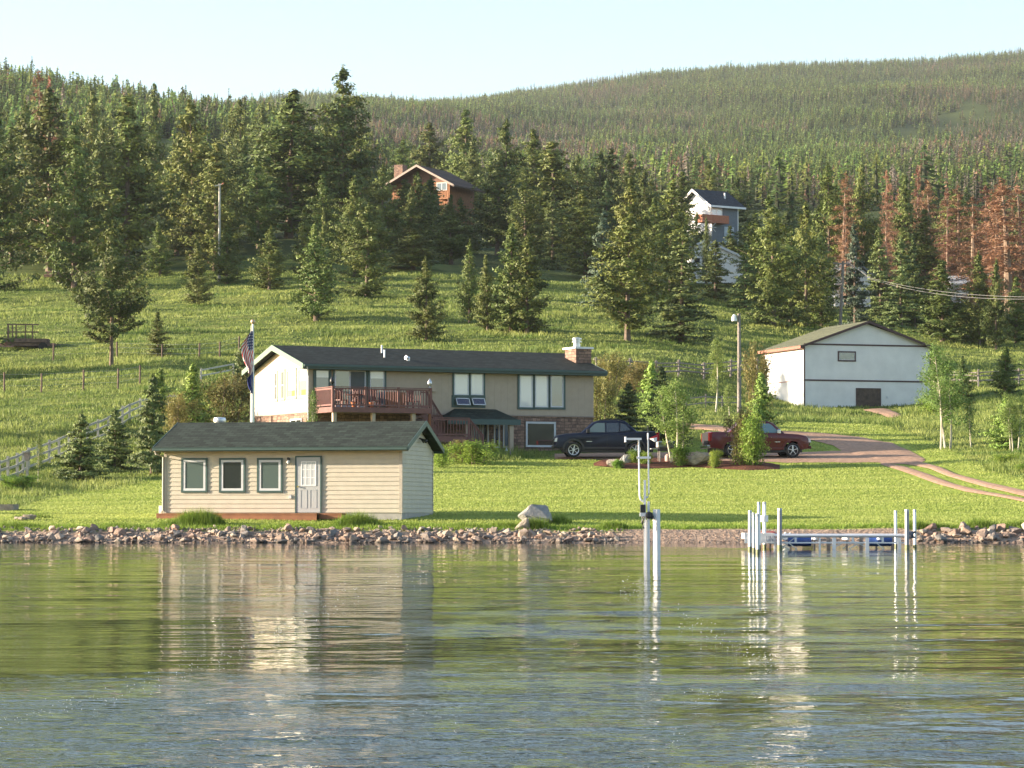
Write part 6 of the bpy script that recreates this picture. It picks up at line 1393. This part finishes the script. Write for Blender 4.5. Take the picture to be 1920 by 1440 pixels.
o = link('beach_gravel', mesh_np('beach_gravel', np.concatenate(VS), np.concatenate(TS)), rm2); tag(o, kind='stuff')

# ================================================================== DOCK, LIFT
def wp(px, py, D): return at(px, py, D)
DD_ = 84.5                                   # the dock lies just off the beach
k_ = DD_/F; X0 = (1400-960)*k_; zt = at(1500, 1002, DD_)[2]; zb_ = at(1500, 1017, DD_)[2]
def dx(px, D=DD_): return (px-960)/F*D
e = tag(empty('boat_dock', (dx(1456), DD_, 0)), 'low aluminium dock frame on short legs lying off the gravel beach', 'dock'); ox = dx(1456)
def lx(px): return dx(px)-ox
wd_ = 1.5
for y_ in (0, wd_):
    mb = MB(); mb.tube([(lx(1456), y_, zt-.04), (lx(1700), y_, zt-.04)], .055, 10); mb.build('top_rail', alu, e, smooth=True)
    MB().box(lx(1440), lx(1702), y_-.02, y_+.02, zb_-.03, zb_+.01).build('bottom_rail', alu, e)
    mb = MB()
    for a, b, c, d in ((1449, 1017, 1490, 1034), (1462, 1030, 1490, 1008), (1478, 1018, 1500, 1034), (1564, 1026, 1580, 1018), (1606, 1018, 1630, 1028), (1590, 1030, 1610, 1018), (1640, 1016, 1660, 1032)):
        mb.beam((lx(a), y_+.04, at(a, b, DD_)[2]), (lx(c), y_+.04, at(c, d, DD_)[2]), .025, .025)
    mb.build('brace', metal, e)
for px in (1452, 1491, 1536, 1563, 1598, 1625, 1654, 1685):
    for y_ in (0, wd_):
        wdt = .1 if px in (1563, 1625, 1685) else .05
        if px in (1491, 1598, 1654) and y_ == 0: MB().box(lx(px)-.03, lx(px)+.03, -.03, .03, zb_, zt-.08).build('strut', alu, e)
        else: MB().box(lx(px)-wdt/2, lx(px)+wdt/2, y_-.05, y_+.05, -1.7, zt-.1).build('leg', alu if y_ == 0 else greyw, e)
for px in (1470, 1530, 1590, 1650): MB().box(lx(px)-.03, lx(px)+.03, 0, wd_, zt-.16, zt-.1).build('cross_member', alu, e)
MB().box(lx(1394), lx(1450), -.25, .9, zt-.12, zt+.04).build('end_section', white, e)
mb = MB(); mb.box(lx(1394), lx(1450), -.27, -.25, zb_-.02, zt-.12); mb.build('sign_board', white, e)
fc = bpy.data.curves.new('board_letters', 'FONT'); fc.body = 'LINN'; fc.size = .24; fc.extrude = .004; to = bpy.data.objects.new('tmp', fc); COL.objects.link(to)
bpy.context.view_layer.update(); me = bpy.data.meshes.new_from_object(to.evaluated_get(bpy.context.evaluated_depsgraph_get())); bpy.data.objects.remove(to)
lt = link('board_letters', me, mat('letter_grey', (.25, .25, .3), .6), e); lt.rotation_euler = (math.pi/2, 0, 0); lt.location = (lx(1434), -.275, zb_+.03); lt.scale = (.6, 1, 1)
for px, lb in ((1503, 'left blue plastic drum float under the dock frame'), (1655, 'right blue plastic drum float under the dock frame')):
    f = MB().lathe([(.02, -.34), (.14, -.34), (.15, -.3), (.15, -.1), (.16, -.08), (.15, -.06), (.15, .3), (.14, .34), (.02, .34)], 16, (0, 0, 0), 'x').build('drum_float', mat('float_blue', (.03, .08, .28), .5), None, smooth=True); f.location = (dx(px), DD_+.75, zb_+.03); tag(f, lb, 'float')
def dock_post(px, yt, yb, wpx, D, label, m_, cap=True, g=None):
    a = at(px, yt, D); w_ = wpx/F*D; h_ = a[2]+1.9; e = tag(empty('dock_post', (a[0], D, -1.9), D2R(32)), label, 'dock post', g)
    MB().box(-w_/2.7, w_/2.7, -w_/2.7, w_/2.7, 0, h_-.07).build('shaft', m_, e, .012); MB().box(-w_/2.6, w_/2.6, -w_/2.6, w_/2.6, h_-.07, h_).build('cap', wgrey, e, .01); MB().box(-w_/2.62, w_/2.62, -w_/2.62, w_/2.62, 1.86, 2.02).build('waterline_stain', mat('algae_stain', (.16, .17, .09), .8, var=.4, scale=8), e); e.rotation_euler = (D2R(.6*math.sin(px)), D2R(.7*math.cos(px*1.7)), D2R(32)); return e
greyp = mat('grey_carpet', (.36, .35, .36), .8)
for a in ((1404.5, 957, 1030, 7, 80.0, 'leftmost white post of the dock cluster', white), (1414, 961, 1035, 5, 77.5, 'thin white post second in the left dock cluster', white), (1421, 963, 1050, 7, 74.0, 'white post standing nearest the camera in the left dock cluster', white),
          (1424, 941, 1030, 6, 83.5, 'tall thin pale post at the back of the left dock cluster', alu), (1433, 941, 1030, 6.5, 86.0, 'tall pale post with a white sleeve in the left dock cluster', alu), (1460.5, 953, 1029, 9, 84.0, 'wide grey-faced post at the left end of the dock frame', greyp),
          (1680, 957, 1030, 6, 87.0, 'thin pale post behind the right end of the dock frame', alu), (1699.5, 955, 1029, 8.5, 84.0, 'wide grey-faced post at the right end of the dock frame', greyp), (1714.5, 955, 1029, 6, 85.0, 'last thin pale post right of the dock', alu)): dock_post(*a)
a = at(1433, 972, 86.0); MB().box(-.08, .08, -.08, .08, a[2]+1.9-.1, a[2]+1.9+.09).build('sleeve', white, [o for o in COL.objects if o.get('label', '').startswith('tall pale post with a white')][0])
m_ = MB().lathe([(.05, -.1), (.1, -.08), (.12, 0), (.1, .08), (.05, .1)], 12, (0, 0, 0), 'x').tube([(-.16, -.1, .06), (.16, .1, .08)], .04, 6).box(-.1, .14, -.08, .08, -.1, -.04).build('winch', mat('winch_dark', (.08, .085, .11), .5), None); a = at(1707, 1003, 84.4); m_.location = tuple(a); tag(m_, 'dark winch between the two right posts of the dock', 'winch')
# canvas heap and chair-like things on the beach behind the dock
a = at(1475, 1000, 101.8); o = MB().prism([(-.18, 0), (.12, 0), (.14, .28), (.02, .22), (-.06, .30), (-.16, .10)], -.1, .1).build('white_jug', white, None, .03); o.location = (a[0], 101.8, gz(a[0], 101.8)+.02); tag(o, 'white plastic jug lying on the beach behind the dock', 'jug')
a = at(1514, 1000, 101.9); o = MB().box(-.19, .19, -.15, .15, 0, .16).prism([(-.17, .16), (-.15, .22), (-.08, .17), (0, .23), (.08, .17), (.14, .23), (.18, .16)], -.1, .1).build('dark_crate', mat('dark_wood', (.07, .04, .035), .8), None); o.location = (a[0], 101.9, gz(a[0], 101.9)+.02); tag(o, 'dark brown crate on the beach behind the dock rail', 'crate')
a = at(1440, 998, 102.2); o = MB().tube([(-.35, 0, .05), (-.2, 0, .13), (.2, 0, .14), (.38, 0, .05)], [.03, .08, .08, .03], 10).build('red_canoe_paddle', mat('faded_red', (.35, .08, .07), .6), None); o.name = 'red_tarp'; o.location = (a[0], 102.2, gz(a[0], 102.2)+.02); tag(o, 'faded red rolled tarp on the beach behind the white posts', 'tarp')

# ---- boat lift standing in the water
DL = at(1230, 1050, 60)[1]; 
DLw = F*EYE/(1050-962.)                      # where its feet meet the water
kx = lambda px: (px-960)/F*DLw
lz = lambda py: at(1220, py, DLw)[2]
e = tag(empty('boat_lift', (kx(1217), DLw, 0)), 'aluminium boat lift with motor box and guide frame standing in the water', 'boat lift'); ox = kx(1217); q = lambda px: kx(px)-ox
MB().box(q(1207), q(1211), -.02, .04, -.7, lz(900)).build('mast', alu, e); MB().box(q(1213.5), q(1218), -.04, .04, -.7, lz(940)).build('mast', alu, e)
MB().box(q(1211.2), q(1213.2), -.06, -.03, -.7, lz(975)).build('mast_guide', white, e)
MB().tube([(q(1197.5), 0, lz(825)), (q(1199), 0, lz(930))], .018, 8).build('guide_tube', alu, e, smooth=True); MB().tube([(q(1215), .02, lz(812)), (q(1216.5), .02, lz(925))], .018, 8).build('guide_tube', alu, e, smooth=True)
mb = MB().tube([(q(1199), 0, lz(930)), (q(1201), 0, lz(937)), (q(1206), 0, lz(941))], .02, 8).tube([(q(1216.5), .02, lz(925)), (q(1214), .02, lz(932)), (q(1209), .02, lz(934))], .02, 8); mb.build('guide_bend', alu, e)
MB().box(q(1173), q(1203), -.03, .03, lz(825), lz(821)).build('crossarm', alu, e); MB().tube([(q(1173), 0, lz(829)), (q(1173), 0, lz(819))], .025, 8).build('arm_end', white, e)
MB().box(q(1194), q(1220), -.03, .03, lz(860), lz(856)).build('crossbar', alu, e); MB().tube([(q(1215), .02, lz(812)), (q(1215), .02, lz(798))], .01, 5).build('whip_aerial', black, e)
MB().box(q(1200), q(1209.5), -.12, .05, lz(961), lz(946)).build('motor_box', black, e, .01); MB().box(q(1199.5), q(1212), -.1, .05, lz(968), lz(961)).build('bracket', alu, e)
mb = MB(); mb.lathe([(.045, -.05), (.08, -.04), (.085, .0), (.08, .04), (.045, .05)], 14, (q(1216.5), -.1, lz(966)), 'y'); mb.tube([(q(1216), -.1, lz(966)), (q(1223), -.1, lz(972))], .03, 8); mb.tube([(q(1221), -.1, lz(966)), (q(1226), -.02, lz(973))], .025, 8); mb.build('winch', black, e)
mb = MB(); r = random.Random(9); 
for k in range(5): mb.tube([(q(1203+1.5*k % 5), -.1, lz(968)), (q(1204+r.uniform(-2, 3)), -.12, lz(980)), (q(1206+r.uniform(-3, 2)), -.1, lz(995-4*k))], .008, 4)
mb.build('cable_loop', black, e)
mb = MB(); mb.box(-.07, .07, -.07, .07, 0, lz(955)+.9); sp = mb.build('timber_pile', mat('chalk_white', (.80, .79, .78), .7, var=.05), None, .01); sp.location = (kx(1230), DLw, -.9); sp.rotation_euler = (.01, .012, D2R(-35)); tag(sp, 'chalk white square pile standing in the water right of the boat lift', 'pile')
for v in sp.data.vertices:
    if v.co.z > lz(957)+.9: v.co.x *= .8
f = tag(MB().add([(0, 0, 0), (.10, -.03, .05), (.20, .02, .09), (.20, 0, .0), (.13, -.02, -.05), (.0, .01, .0), (.10, -.01, 0)], [(0, 1, 6), (1, 2, 3, 6), (6, 3, 4), (0, 6, 4)]).build('red_cloth', mat('cloth_red', (.5, .04, .05), .8), None), 'scrap of red and white cloth tied to the right guide of the boat lift', 'cloth'); f.location = (kx(1217), DLw-.05, lz(822))
g_ = MB().add([(0, 0, 0), (.09, -.04, .015), (.175, -.02, .035), (.17, -.03, -.06), (.12, -.03, -.07)], [(0, 1, 2, 3, 4)]).build('white_patch', white, f); g_.location = (0, -.01, -.01)

# ================================================================== AIR
mh = bpy.data.materials.new('haze_air'); mh.use_nodes = True; tn_ = mh.node_tree; tn_.nodes.clear(); oo = tn_.nodes.new('ShaderNodeOutputMaterial'); pv_ = tn_.nodes.new('ShaderNodeVolumePrincipled')
pv_.inputs['Color'].default_value = (.86, .93, 1, 1); pv_.inputs['Density'].default_value = .00004; pv_.inputs['Anisotropy'].default_value = .2; tn_.links.new(pv_.outputs[0], oo.inputs['Volume'])
hz = MB().box(-5300, 5300, -1400, 4400, float(Z.min())-1.5, float(Z.max())+60).build('haze', mh, None); tag(hz, kind='stuff')
S.cycles.volume_step_rate = 10
print('objects', len(COL.objects))
